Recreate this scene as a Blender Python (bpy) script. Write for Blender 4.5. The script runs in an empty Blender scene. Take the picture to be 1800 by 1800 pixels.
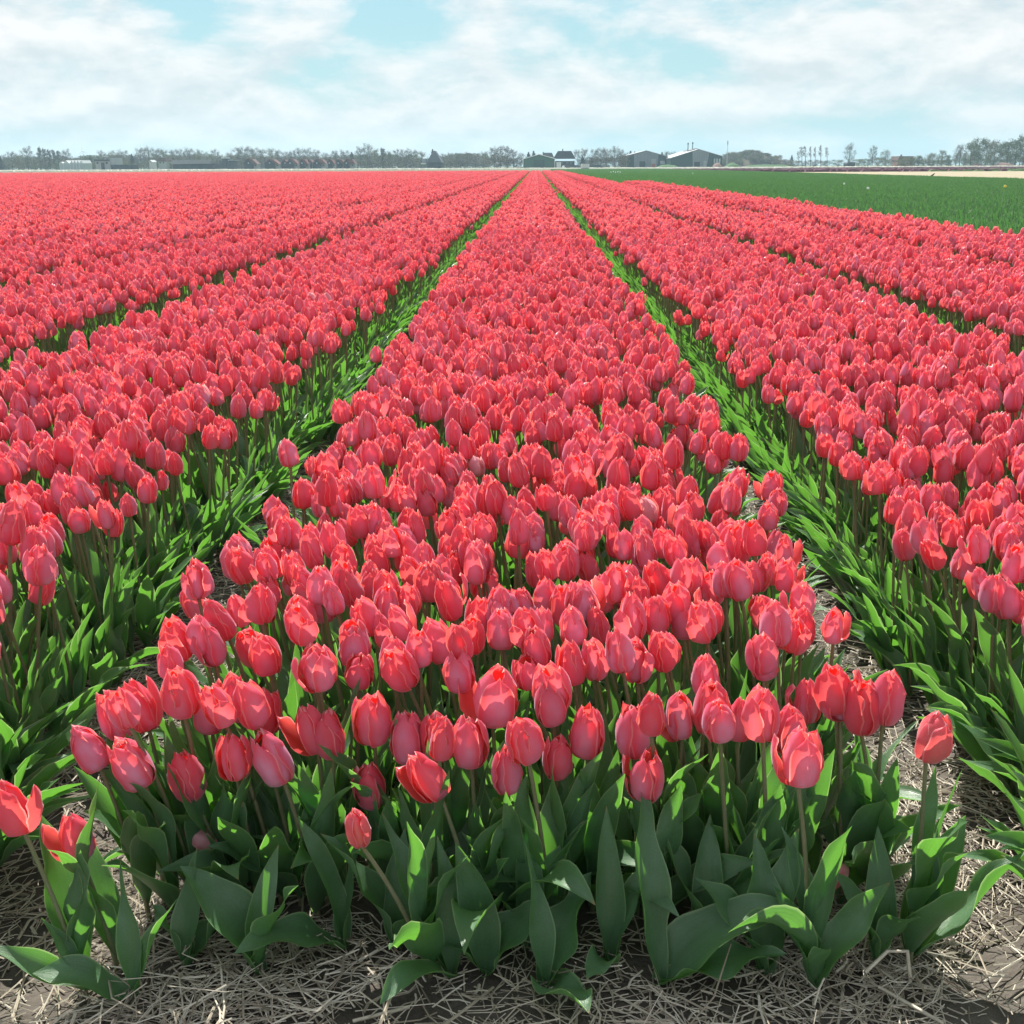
import bpy, math, random
import numpy as np
from mathutils import Vector, Matrix, Euler, Quaternion

rng = np.random.default_rng(7)
random.seed(7)
sc = bpy.context.scene
col = sc.collection
R = math.radians

# ------------------------------------------------------------------ camera
CAM_H = 1.27
F_PX = 2050.0                      # focal length in pixels of the 1800 px frame
PITCH = math.atan((900 - 291) / F_PX)
YAW = math.atan(45 * math.cos(PITCH) / F_PX)
ROLL = -0.0044
cam_rot = Matrix.Rotation(YAW, 3, 'Z') @ Matrix.Rotation(math.pi / 2 - PITCH, 3, 'X') @ Matrix.Rotation(ROLL, 3, 'Z')
cam_loc = Vector((0, 0, CAM_H))
cd = bpy.data.cameras.new('camera')
cam = bpy.data.objects.new('camera', cd)
col.objects.link(cam)
cam.matrix_world = Matrix.Translation(cam_loc) @ cam_rot.to_4x4()
cd.sensor_width = 36
cd.lens = 36 * F_PX / 1800
cd.clip_start = 0.05
cd.clip_end = 6000
sc.camera = cam

# ------------------------------------------------------------------ light
SUN_EL, SUN_AZ = R(47), R(-16)     # azimuth from +Y towards +X
sun_dir = Vector((math.sin(SUN_AZ) * math.cos(SUN_EL), math.cos(SUN_AZ) * math.cos(SUN_EL), math.sin(SUN_EL)))
sd = bpy.data.lights.new('sun', 'SUN')
sd.energy = 5.0
sd.angle = R(0.53)
sd.color = (1.0, 0.955, 0.88)
sun = bpy.data.objects.new('sun', sd)
col.objects.link(sun)
sun.rotation_euler = sun_dir.to_track_quat('Z', 'Y').to_euler()
sun.location = (0, 0, 40)

w = bpy.data.worlds.new('World')
sc.world = w
w.use_nodes = True
nt = w.node_tree
nt.nodes.clear()


def N(tree, typ, **kw):
    n = tree.nodes.new(typ)
    for k, v in kw.items():
        if k == 'ins':
            for a, b in v.items():
                n.inputs[a].default_value = b
        else:
            setattr(n, k, v)
    return n


def L(tree, a, b):
    tree.links.new(a, b)


def math_node(tree, op, a, b=None, clamp=False):
    n = N(tree, 'ShaderNodeMath', operation=op, use_clamp=clamp)
    for i, x in enumerate((a, b)):
        if x is None:
            continue
        if isinstance(x, (int, float)):
            n.inputs[i].default_value = x
        else:
            L(tree, x, n.inputs[i])
    return n.outputs[0]


def mix_col(tree, fac, a, b, blend='MIX'):
    n = N(tree, 'ShaderNodeMix', data_type='RGBA', blend_type=blend)
    for i, x in ((0, fac), (6, a), (7, b)):
        if isinstance(x, (int, float)):
            n.inputs[i].default_value = x
        elif isinstance(x, tuple):
            n.inputs[i].default_value = x if len(x) == 4 else (*x, 1)
        else:
            L(tree, x, n.inputs[i])
    return n.outputs[2]


def ramp(tree, fac, stops):
    n = N(tree, 'ShaderNodeValToRGB')
    cr = n.color_ramp
    while len(cr.elements) < len(stops):
        cr.elements.new(0.5)
    for e, (p, c) in zip(cr.elements, stops):
        e.position = p
        e.color = (c, c, c, 1) if isinstance(c, (int, float)) else (*c, 1)
    L(tree, fac, n.inputs[0])
    return n.outputs[0]


def noise(tree, vec, scale, detail=4, rough=0.5, dist=0.0):
    n = N(tree, 'ShaderNodeTexNoise')
    n.inputs['Scale'].default_value = scale
    n.inputs['Detail'].default_value = detail
    n.inputs['Roughness'].default_value = rough
    n.inputs['Distortion'].default_value = dist
    if vec is not None:
        L(tree, vec, n.inputs['Vector'])
    return n.outputs[0]


def mapping(tree, vec, loc=(0, 0, 0), scale=(1, 1, 1)):
    n = N(tree, 'ShaderNodeMapping')
    n.inputs['Location'].default_value = loc
    n.inputs['Scale'].default_value = scale
    L(tree, vec, n.inputs['Vector'])
    return n.outputs[0]


CLOUD_LOC = (4.289, 3.564, 1.964)
sky = N(nt, 'ShaderNodeTexSky', sky_type='NISHITA', sun_disc=False, sun_elevation=SUN_EL, sun_rotation=SUN_AZ,
        altitude=0.0, air_density=1.0, dust_density=0.2, ozone_density=1.0)
SKY_STRENGTH = 0.0505
EXPOSURE = 1.02
UNIT = 1 / (SKY_STRENGTH * 2 ** EXPOSURE)     # a sky colour of this size shows as white
tc = N(nt, 'ShaderNodeTexCoord')
gen = tc.outputs['Generated']
sepd = N(nt, 'ShaderNodeSeparateXYZ')
L(nt, gen, sepd.inputs[0])
skyc = mix_col(nt, 1.0, sky.outputs[0], (0.62, 0.98, 1.02), 'MULTIPLY')
# pale moist air low over the land, all the way round
low = ramp(nt, sepd.outputs[2], [(0.0, 1.0), (0.10, 0.72), (0.35, 0.0)])
skyc = mix_col(nt, low, skyc, tuple(x * UNIT for x in (0.52, 0.755, 0.81)))
cv = mapping(nt, gen, loc=CLOUD_LOC, scale=(1, 1, 2.4))
big = noise(nt, cv, 4.2, 2, 0.5)
det = noise(nt, cv, 10.0, 12, 0.57, 0.15)
cover = math_node(nt, 'ADD', math_node(nt, 'MULTIPLY', big, 0.55), math_node(nt, 'MULTIPLY', det, 0.50))
mask = ramp(nt, cover, [(0.435, 0.0), (0.485, 0.55), (0.535, 0.9), (0.62, 1.0)])
mask = math_node(nt, 'MULTIPLY', mask, ramp(nt, sepd.outputs[2], [(0.0, 0.30), (0.045, 0.9), (0.1, 1.0)]))
# lit tops and greyer undersides: the same cloud field sampled a little higher up
up_ = noise(nt, mapping(nt, gen, loc=(CLOUD_LOC[0], CLOUD_LOC[1], CLOUD_LOC[2] + .028), scale=(1, 1, 2.4)), 10.0, 8, 0.55, 0.15)
shade = math_node(nt, 'ADD', math_node(nt, 'SUBTRACT', det, up_), 0.5)
fine = noise(nt, mapping(nt, gen, loc=(CLOUD_LOC[0], CLOUD_LOC[1], CLOUD_LOC[2]), scale=(1, 1, 2.0)), 30.0, 8, 0.65, 0.2)
shade = math_node(nt, 'ADD', math_node(nt, 'MULTIPLY', shade, 0.75), math_node(nt, 'MULTIPLY', fine, 0.25))
cb = ramp(nt, shade, [(0.40, tuple(x * UNIT for x in (0.72, 0.80, 0.83))), (0.50, tuple(x * UNIT for x in (0.86, 0.91, 0.925))), (0.58, tuple(x * UNIT for x in (0.97, 0.985, 0.985)))])
skymix = mix_col(nt, mask, skyc, cb)
bg = N(nt, 'ShaderNodeBackground')
bg.inputs['Strength'].default_value = SKY_STRENGTH
L(nt, skymix, bg.inputs['Color'])
out = N(nt, 'ShaderNodeOutputWorld')
L(nt, bg.outputs[0], out.inputs['Surface'])

sc.view_settings.view_transform = 'Standard'
sc.view_settings.look = 'None'
sc.view_settings.exposure = EXPOSURE
sc.view_settings.gamma = 1.0
sc.view_settings.use_curve_mapping = False
sc.render.engine = 'CYCLES'
sc.cycles.max_bounces = 7
sc.cycles.diffuse_bounces = 4
sc.cycles.glossy_bounces = 2
sc.cycles.transmission_bounces = 4
sc.cycles.volume_bounces = 0
sc.cycles.use_denoising = True


# ------------------------------------------------------------------ helpers
def pix_dir(px, py):
    return cam_rot @ Vector(((px - 900) / F_PX, -(py - 900) / F_PX, -1))


def at(px, py, Y):
    """world point seen at photo pixel (px, py) at the distance Y along the rows"""
    d = pix_dir(px, py)
    return cam_loc + d * (Y / d.y)


def on_ground(px, py, z=0.0):
    d = pix_dir(px, py)
    return cam_loc + d * ((z - CAM_H) / d.z)


def project(p):
    """numpy (n,3) -> photo pixels and depth"""
    m = np.array(cam_rot)
    q = (np.asarray(p) - np.array(cam_loc)) @ m
    d = -q[:, 2]
    return 900 + F_PX * q[:, 0] / d, 900 - F_PX * q[:, 1] / d, d


def mesh_from(name, V, F, UV=None, VAR=None, mats=(), MI=None, smooth=True):
    """V (n,3), F (m,3|4) array or list of arrays"""
    me = bpy.data.meshes.new(name)
    V = np.asarray(V, dtype=np.float32)
    Fs = F if isinstance(F, list) else [F]
    Fs = [np.asarray(f, dtype=np.int32) for f in Fs if len(f)]
    nl = sum(f.size for f in Fs)
    nf = sum(len(f) for f in Fs)
    me.vertices.add(len(V))
    me.vertices.foreach_set('co', V.ravel())
    me.loops.add(nl)
    lv = np.concatenate([f.ravel() for f in Fs])
    me.loops.foreach_set('vertex_index', lv)
    me.polygons.add(nf)
    starts, o = [], 0
    for f in Fs:
        k = f.shape[1]
        starts.append(o + np.arange(len(f)) * k)
        o += f.size
    me.polygons.foreach_set('loop_start', np.concatenate(starts).astype(np.int32))
    if MI is not None:
        me.polygons.foreach_set('material_index', np.asarray(MI, dtype=np.int32))
    me.polygons.foreach_set('use_smooth', np.full(nf, bool(smooth)))
    if UV is not None:
        uv = me.uv_layers.new(name='UVMap')
        uv.data.foreach_set('uv', np.asarray(UV, dtype=np.float32)[lv].ravel())
    if VAR is not None:
        a = me.attributes.new('var', 'FLOAT', 'POINT')
        a.data.foreach_set('value', np.broadcast_to(np.asarray(VAR, dtype=np.float32), (len(V),)).copy())
    for m in mats:
        me.materials.append(m)
    me.update(calc_edges=True)
    me.validate()
    return me


def obj(name, me, parent=None, loc=None):
    o = bpy.data.objects.new(name, me)
    col.objects.link(o)
    if parent is not None:
        o.parent = parent
    if loc is not None:
        o.location = loc
    return o


def tag(o, label=None, cat=None, group=None, kind=None):
    if label:
        o['label'] = label
    if cat:
        o['category'] = cat
    if group:
        o['group'] = group
    if kind:
        o['kind'] = kind
    return o


def copy_tree(o, parent=None):
    c = o.copy()
    col.objects.link(c)
    c.parent = parent
    for ch in list(o.children):
        copy_tree(ch, c)
    return c


def grid_faces(nu, nv, off=0):
    i = np.arange(nv - 1)[:, None] * nu + np.arange(nu - 1)[None, :]
    i = i.ravel() + off
    return np.stack([i, i + 1, i + nu + 1, i + nu], 1)


class Acc:
    """collects pieces of ONE thing or part"""
    def __init__(self):
        self.V, self.F, self.UV, self.VAR, self.MI, self.n = [], [], [], [], [], 0

    def add(self, V, F, UV=None, var=0.5, mi=0):
        V = np.asarray(V, dtype=np.float64)
        F = np.asarray(F, dtype=np.int64)
        self.V.append(V)
        self.F.append(F + self.n)
        self.UV.append(np.zeros((len(V), 2)) if UV is None else np.asarray(UV))
        self.VAR.append(np.broadcast_to(np.asarray(var, dtype=np.float64), (len(V),)))
        self.MI.append(np.full(len(F), mi))
        self.n += len(V)

    def box(self, x0, x1, y0, y1, z0, z1, mi=0, var=0.5):
        V = [(x, y, z) for z in (z0, z1) for y in (y0, y1) for x in (x0, x1)]
        F = [(0, 2, 3, 1), (4, 5, 7, 6), (0, 1, 5, 4), (2, 6, 7, 3), (0, 4, 6, 2), (1, 3, 7, 5)]
        self.add(V, F, None, var, mi)

    def tube(self, pts, radii, sides=6, mi=0, var=0.5, cap=True):
        pts = np.asarray(pts, dtype=np.float64)
        n = len(pts)
        radii = np.broadcast_to(np.asarray(radii, dtype=np.float64), (n,))
        t = np.gradient(pts, axis=0)
        t /= np.linalg.norm(t, axis=1)[:, None] + 1e-12
        ref = np.array([0.31, 0.92, 0.24]) if abs(t[0, 1]) < 0.8 else np.array([1.0, 0.1, 0.2])
        a = np.cross(t, ref)
        a /= np.linalg.norm(a, axis=1)[:, None] + 1e-12
        b = np.cross(t, a)
        th = np.arange(sides) * 2 * np.pi / sides
        V = pts[:, None, :] + radii[:, None, None] * (np.cos(th)[None, :, None] * a[:, None, :] + np.sin(th)[None, :, None] * b[:, None, :])
        V = V.reshape(-1, 3)
        F = []
        for i in range(n - 1):
            for k in range(sides):
                k2 = (k + 1) % sides
                F.append((i * sides + k, i * sides + k2, (i + 1) * sides + k2, (i + 1) * sides + k))
        UV = np.stack([np.tile(np.arange(sides) / sides, n), np.repeat(np.linspace(0, 1, n), sides)], 1)
        self.add(V, F, UV, var, mi)

    def mesh(self, name, mats, smooth=True):
        return mesh_from(name, np.concatenate(self.V), np.concatenate(self.F), np.concatenate(self.UV),
                         np.concatenate(self.VAR), mats, np.concatenate(self.MI), smooth)


# ------------------------------------------------------------------ materials
def new_mat(name):
    m = bpy.data.materials.new(name)
    m.use_nodes = True
    t = m.node_tree
    t.nodes.clear()
    o = N(t, 'ShaderNodeOutputMaterial')
    return m, t, o


def uv_split(t):
    u = N(t, 'ShaderNodeUVMap', uv_map='UVMap')
    s = N(t, 'ShaderNodeSeparateXYZ')
    L(t, u.outputs[0], s.inputs[0])
    return u.outputs[0], s.outputs[0], s.outputs[1]


def var_attr(t):
    a = N(t, 'ShaderNodeAttribute', attribute_type='GEOMETRY', attribute_name='var')
    return a.outputs['Fac']


def simple_mat(name, c, rough=0.8, vary=0.12, scale=3.0, spec=0.3, metallic=0.0, c2=None, bump=0.0):
    m, t, o = new_mat(name)
    g = N(t, 'ShaderNodeTexCoord')
    n1 = noise(t, g.outputs['Object'], scale, 6, 0.6)
    c2 = c2 or tuple(x * (1 - vary * 2.5) for x in c)
    f = ramp(t, n1, [(0.32, 0.0), (0.68, 1.0)])
    cc = mix_col(t, f, c2, c)
    p = N(t, 'ShaderNodeBsdfPrincipled')
    p.inputs['Roughness'].default_value = rough
    p.inputs['Specular IOR Level'].default_value = spec
    p.inputs['Metallic'].default_value = metallic
    L(t, cc, p.inputs['Base Color'])
    if bump:
        b = N(t, 'ShaderNodeBump')
        b.inputs['Strength'].default_value = bump
        L(t, n1, b.inputs['Height'])
        L(t, b.outputs[0], p.inputs['Normal'])
    L(t, p.outputs[0], o.inputs['Surface'])
    return m


def petal_material(name, red, lilac, inside, trans, trans_amt, lil_amt=1.0):
    m, t, o = new_mat(name)
    uv, u, v = uv_split(t)
    var = var_attr(t)
    au = math_node(t, 'ABSOLUTE', math_node(t, 'SUBTRACT', math_node(t, 'MULTIPLY', u, 2.0), 1.0))
    # fine veins running up the petal
    vein = noise(t, mapping(t, uv, scale=(26, 1.6, 1)), 1.0, 4, 0.6)
    blot = noise(t, mapping(t, uv, scale=(2.2, 2.6, 1)), 1.3, 3, 0.5)
    centre = ramp(t, au, [(0.0, 1.0), (0.45, 0.8), (0.92, 0.0)])
    along = ramp(t, v, [(0.02, 0.75), (0.22, 1.0), (0.6, 0.75), (0.97, 0.0)])
    bloom_sheen = math_node(t, 'MULTIPLY', centre, along)  # waxy bloom of the petal, with the sky's sheen painted into its tint
    bloom_sheen = math_node(t, 'MULTIPLY', bloom_sheen, ramp(t, vein, [(0.3, 0.55), (0.65, 1.0)]))
    bloom_sheen = math_node(t, 'MULTIPLY', bloom_sheen, ramp(t, blot, [(0.3, 0.65), (0.65, 1.0)]))
    bloom_sheen = math_node(t, 'MULTIPLY', bloom_sheen, math_node(t, 'ADD', math_node(t, 'MULTIPLY', var, 0.85), 0.30 * lil_amt), clamp=True)
    redv = mix_col(t, var, tuple(x * 0.86 for x in red), (min(1, red[0] * 1.04), red[1] * 1.5, red[2] * 1.6))
    outc = mix_col(t, math_node(t, 'MULTIPLY', bloom_sheen, lil_amt), redv, lilac)
    outc = mix_col(t, ramp(t, vein, [(0.45, 0.0), (0.75, 0.45)]), outc, tuple(x * .78 for x in red))
    rim = math_node(t, 'MAXIMUM', ramp(t, au, [(0.88, 0.0), (1.0, 0.65)]), ramp(t, v, [(0.955, 0.0), (0.99, 0.8)]))  # paler petal edge, with backlit highlights painted into the colour
    outc = mix_col(t, rim, outc, (0.95, 0.58, 0.60))
    base = ramp(t, v, [(0.03, 1.0), (0.13, 0.0)])
    outc = mix_col(t, base, outc, (0.62, 0.42, 0.30))
    inc = mix_col(t, vein, inside, tuple(x * 0.8 for x in inside))
    geo = N(t, 'ShaderNodeNewGeometry')
    colr = mix_col(t, geo.outputs['Backfacing'], outc, inc)
    p = N(t, 'ShaderNodeBsdfPrincipled')
    L(t, colr, p.inputs['Base Color'])
    p.inputs['Roughness'].default_value = 0.33
    p.inputs['Specular IOR Level'].default_value = 0.75
    p.inputs['Sheen Tint'].default_value = (0.86, 0.82, 1.0, 1)
    p.inputs['Sheen Weight'].default_value = 0.45
    p.inputs['Sheen Roughness'].default_value = 0.4
    b = N(t, 'ShaderNodeBump')
    b.inputs['Strength'].default_value = 0.22
    b.inputs['Distance'].default_value = 0.002
    L(t, vein, b.inputs['Height'])
    L(t, b.outputs[0], p.inputs['Normal'])
    tr = N(t, 'ShaderNodeBsdfTranslucent')
    tcol = mix_col(t, ramp(t, vein, [(0.35, 0.0), (0.7, 0.35)]), trans, tuple(x * 0.72 for x in trans))
    tcol = mix_col(t, math_node(t, 'MULTIPLY', bloom_sheen, 0.55), tcol, tuple(x * .6 + .16 * y for x, y in zip(trans, (.9, 1.2, 2.0))))
    tcol = mix_col(t, rim, tcol, (1.0, 0.62, 0.58))
    L(t, tcol, tr.inputs['Color'])
    mx = N(t, 'ShaderNodeMixShader')
    L(t, math_node(t, 'SUBTRACT', trans_amt, math_node(t, 'MULTIPLY', bloom_sheen, trans_amt * .55)), mx.inputs[0])
    L(t, p.outputs[0], mx.inputs[1])
    L(t, tr.outputs[0], mx.inputs[2])
    L(t, mx.outputs[0], o.inputs['Surface'])
    return m


def leaf_material(name, c, c2, trans, amt, rough=0.42, edge=(0.22, 0.38, 0.12)):
    m, t, o = new_mat(name)
    uv, u, v = uv_split(t)
    var = var_attr(t)
    au = math_node(t, 'ABSOLUTE', math_node(t, 'SUBTRACT', math_node(t, 'MULTIPLY', u, 2.0), 1.0))
    vein = noise(t, mapping(t, uv, scale=(30, 0.8, 1)), 1.0, 3, 0.55)
    geo = N(t, 'ShaderNodeTexCoord')
    blot = noise(t, geo.outputs['Object'], 22.0, 5, 0.6)
    base = mix_col(t, var, c, c2)
    base = mix_col(t, ramp(t, vein, [(0.35, 0.0), (0.7, 0.35)]), base, tuple(x * 0.6 for x in c))
    base = mix_col(t, ramp(t, blot, [(0.42, 0.0), (0.72, 0.55)]), base, (c2[0] * 1.35, c2[1] * 1.2, c2[2] * 1.6))
    grain = noise(t, geo.outputs['Object'], 420.0, 3, 0.7)
    base = mix_col(t, ramp(t, grain, [(0.45, 0.0), (0.75, 0.5)]), base, (c2[0] * 1.9, c2[1] * 1.5, c2[2] * 2.0))
    rib = noise(t, mapping(t, uv, scale=(70, 0.5, 1)), 1.0, 2, 0.5)
    base = mix_col(t, ramp(t, rib, [(0.45, 0.0), (0.62, 0.45)]), base, (c2[0] * 1.5, c2[1] * 1.3, c2[2] * 1.3))
    base = mix_col(t, ramp(t, au, [(0.92, 0.0), (1.0, 0.85)]), base, edge)
    tip = math_node(t, 'MULTIPLY', ramp(t, v, [(0.955, 0.0), (0.99, 0.9)]), ramp(t, var, [(0.45, 0.0), (0.6, 1.0)]))
    base = mix_col(t, tip, base, (0.30, 0.22, 0.10))
    # the odd yellowing spot or tip
    spot = math_node(t, 'MULTIPLY', ramp(t, noise(t, geo.outputs['Object'], 9.0, 2), [(0.70, 0.0), (0.76, 1.0)]),
                     ramp(t, var, [(0.8, 0.0), (0.9, 0.9)]))
    base = mix_col(t, spot, base, (0.33, 0.30, 0.06))
    p = N(t, 'ShaderNodeBsdfPrincipled')
    L(t, base, p.inputs['Base Color'])
    p.inputs['Roughness'].default_value = rough
    p.inputs['Specular IOR Level'].default_value = 0.7
    b = N(t, 'ShaderNodeBump')
    b.inputs['Strength'].default_value = 0.45
    b.inputs['Distance'].default_value = 0.002
    L(t, rib, b.inputs['Height'])
    L(t, b.outputs[0], p.inputs['Normal'])
    tr = N(t, 'ShaderNodeBsdfTranslucent')
    tcol = mix_col(t, ramp(t, rib, [(0.35, 0.0), (0.65, 0.7)]), trans, tuple(x * 0.65 for x in trans))
    tcol = mix_col(t, spot, tcol, (0.8, 0.6, 0.05))
    tcol = mix_col(t, ramp(t, au, [(0.9, 0.0), (1.0, 0.8)]), tcol, (0.55, 0.8, 0.3))  # backlit rim of the margins painted into the transmitted colour
    L(t, tcol, tr.inputs['Color'])
    mx = N(t, 'ShaderNodeMixShader')
    mx.inputs[0].default_value = amt
    L(t, p.outputs[0], mx.inputs[1])
    L(t, tr.outputs[0], mx.inputs[2])
    L(t, mx.outputs[0], o.inputs['Surface'])
    return m


M = {}
M['petal'] = petal_material('tulip_petal', (0.86, 0.080, 0.140), (0.76, 0.54, 0.84), (0.88, 0.055, 0.045), (1.0, 0.125, 0.100), 0.55)
M['pale_petal'] = petal_material('pale_tulip_petal', (0.80, 0.24, 0.29), (0.78, 0.42, 0.48), (0.78, 0.18, 0.18), (1.0, 0.42, 0.38), 0.48)
M['green_petal'] = petal_material('greenish_bud_petal', (0.82, 0.10, 0.14), (0.52, 0.36, 0.24), (0.8, 0.05, 0.05), (1.0, 0.14, 0.12), 0.46, 1.0)
M['white_petal'] = petal_material('white_tulip_petal', (0.8, 0.8, 0.76), (0.8, 0.8, 0.75), (0.8, 0.8, 0.75), (0.9, 0.9, 0.8), 0.35)
M['yellow_petal'] = petal_material('yellow_tulip_petal', (0.8, 0.6, 0.03), (0.8, 0.6, 0.05), (0.8, 0.6, 0.03), (1.0, 0.8, 0.05), 0.35)
M['leaf'] = leaf_material('tulip_leaf', (0.058, 0.160, 0.064), (0.115, 0.230, 0.115), (0.15, 0.43, 0.04), 0.42, 0.35, (0.30, 0.42, 0.20))
M['field_leaf'] = leaf_material('green_field_leaf', (0.034, 0.100, 0.038), (0.054, 0.135, 0.050), (0.07, 0.24, 0.045), 0.35, 0.5)
M['stem'] = leaf_material('tulip_stem', (0.13, 0.21, 0.085), (0.21, 0.20, 0.11), (0.3, 0.36, 0.08), 0.2, 0.45, (0.18, 0.19, 0.09))
M['pistil'] = simple_mat('tulip_pistil', (0.45, 0.45, 0.15), 0.6)


# ------------------------------------------------------------------ tulip shapes
PV = np.array([0, .05, .13, .25, .42, .6, .76, .89, .96, 1.0])
PR = np.array([.10, .46, .77, .95, 1.0, .93, .79, .60, .47, .38])
PZ = np.array([0, .012, .065, .20, .40, .60, .775, .905, .965, 1.0])
PW = np.array([.28, .50, .72, .92, 1.0, .97, .84, .60, .38, .05])


def petal(r, th0, Rm, Hf, Wm, opening, tipcurl, nu=9, nv=11, ripple=0.0012, bend=0.0):
    vs = np.linspace(0, 1, nv) ** 0.92
    us = np.linspace(-1, 1, nu)
    rr = np.interp(vs, PV, PR) * Rm
    zz = np.interp(vs, PV, PZ) * Hf
    hw = np.interp(vs, PV, PW) * Wm
    hw = np.maximum(hw, Wm * 0.03)
    rc = np.maximum(rr, Rm * .62) * (1.16 + 0.22 * r.random())
    ang = us[None, :] * (hw / rc)[:, None]
    xt = rc[:, None] * np.sin(ang)
    xr = rr[:, None] - rc[:, None] * (1 - np.cos(ang))
    z = np.repeat(zz[:, None], nu, 1)
    ph = r.random() * 6.28
    k = 2.0 + 2 * r.random()
    xr = xr + ripple * np.sin(k * 6.28 * vs[:, None] * 0.8 + ph + us[None, :] * 1.5) * (np.abs(us[None, :]) ** 2) * 2
    xr = xr + 0.0010 * np.exp(-(us[None, :] / .18) ** 2) * np.sin(np.pi * vs)[:, None]
    # the tip rounds over, tips never line up exactly
    z = z - 0.10 * Hf * (np.abs(us[None, :]) ** 2) * (vs[:, None] ** 3)
    xr = xr + tipcurl * np.clip((vs[:, None] - .75) / .25, 0, 1) ** 2 * 0.012
    xr = xr + bend * np.sin(np.pi * vs)[:, None] * 0.01
    a = opening * np.clip(vs / .18, 0, 1)[:, None]
    xr2 = xr * np.cos(a) + z * np.sin(a)
    z2 = -xr * np.sin(a) * 0.6 + z * np.cos(a)
    skew = (r.random() - .5) * 0.10
    xt = xt + skew * z2
    c, s = math.cos(th0), math.sin(th0)
    V = np.stack([xr2 * c - xt * s, xr2 * s + xt * c, z2], -1).reshape(-1, 3)
    UV = np.stack([np.tile((us + 1) / 2, nv), np.repeat(vs, nu)], 1)
    return V, grid_faces(nu, nv), UV


def flower_petals(r, Hf=0.082, Rm=0.030, openness=0.0, special=None, nu=9, nv=11):
    """six petals; special = {petal index: opening}"""
    rot = r.random() * 6.28
    res = []
    for i in range(6):
        outer = i < 3
        th = rot + (i % 3) * 2.0944 + (0 if outer else 1.0472) + r.normal(0, .08)
        op = openness + (r.normal(0.025, 0.055) if outer else r.normal(-.01, .03))
        if special and i in special:
            if special[i][1] is not None:
                th = special[i][1]
            op = special[i][0]
        Wm = Rm * (1.02 if outer else 0.98) * r.uniform(.90, 1.08)
        res.append(petal(r, th, Rm * (1.06 if outer else 0.87) * r.uniform(.97, 1.03),
                         Hf * (0.97 if outer else 1.02) * r.uniform(.95, 1.05), Wm, op, r.normal(-.1, .35), nu, nv))
    return res


LS = np.array([0, .06, .18, .38, .58, .78, .92, 1.0])
LW = np.array([.30, .42, .72, 1.0, .92, .60, .24, .015])


def leaf(r, base, az, length, width, lean, curl, twist=0.0, fold=0.35, ripple=0.008, nu=7, nv=15):
    s = np.linspace(0, 1, nv)
    phi = lean + curl * s ** 1.6
    ds = length / (nv - 1)
    pm = (phi[1:] + phi[:-1]) / 2
    hor = np.concatenate([[0], np.cumsum(np.sin(pm) * ds)])
    ver = np.concatenate([[0], np.cumsum(np.cos(pm) * ds)])
    # a gentle sideways sweep
    sweep = r.normal(0, .10) * length * s ** 2
    A = np.array([math.cos(az), math.sin(az), 0])
    S0 = np.array([-math.sin(az), math.cos(az), 0])
    Z = np.array([0, 0, 1.0])
    P = np.asarray(base)[None, :] + hor[:, None] * A + ver[:, None] * Z + sweep[:, None] * S0
    Nn = np.cos(phi)[:, None] * A - np.sin(phi)[:, None] * Z      # outer (lower) side
    tw = twist * s ** 1.2
    S = np.cos(tw)[:, None] * S0 + np.sin(tw)[:, None] * Nn
    Nm = np.cos(tw)[:, None] * Nn - np.sin(tw)[:, None] * S0
    wdt = np.interp(s, LS, LW) * width / 2
    u = np.linspace(-1, 1, nu)
    fo = fold + (1.0 - fold) * np.exp(-s / .13)
    k = r.uniform(1.1, 2.3)
    ph1, ph2 = r.random(2) * 6.28
    au = np.abs(u)
    ph = np.where(u < 0, ph1, ph2)
    rip = ripple * np.sin(6.28 * k * s[:, None] + ph[None, :]) * (au ** 1.7)[None, :] * np.clip(s * 3.5, 0, 1)[:, None] * np.clip((1 - s) * 4, 0, 1)[:, None]
    fang = fo[:, None] * (au ** 1.25)[None, :] * 1.15
    side = wdt[:, None] * u[None, :] * np.cos(fang)
    inn = wdt[:, None] * au[None, :] * np.sin(fang)
    V = P[:, None, :] + side[:, :, None] * S[:, None, :] + (rip - inn)[:, :, None] * Nm[:, None, :]
    V = V.reshape(-1, 3)
    V[:, 2] = np.where(V[:, 2] < 0.006, 0.006 + (V[:, 2] - 0.006) * 0.06, V[:, 2])
    UV = np.stack([np.tile((u + 1) / 2, nv), np.repeat(s, nu)], 1)
    return V, grid_faces(nu, nv), UV


def stem_points(p0, p1, bow, n):
    """bezier from the ground to the flower base"""
    p0, p1 = np.asarray(p0, float), np.asarray(p1, float)
    mid = (p0 + p1) / 2 + bow
    tt = np.linspace(0, 1, n)[:, None]
    return (1 - tt) ** 2 * p0 + 2 * tt * (1 - tt) * mid + tt ** 2 * p1


def frame_to(axis, spin):
    q = Vector((0, 0, 1)).rotation_difference(Vector(axis).normalized())
    return q @ Quaternion((0, 0, 1), spin)


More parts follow.
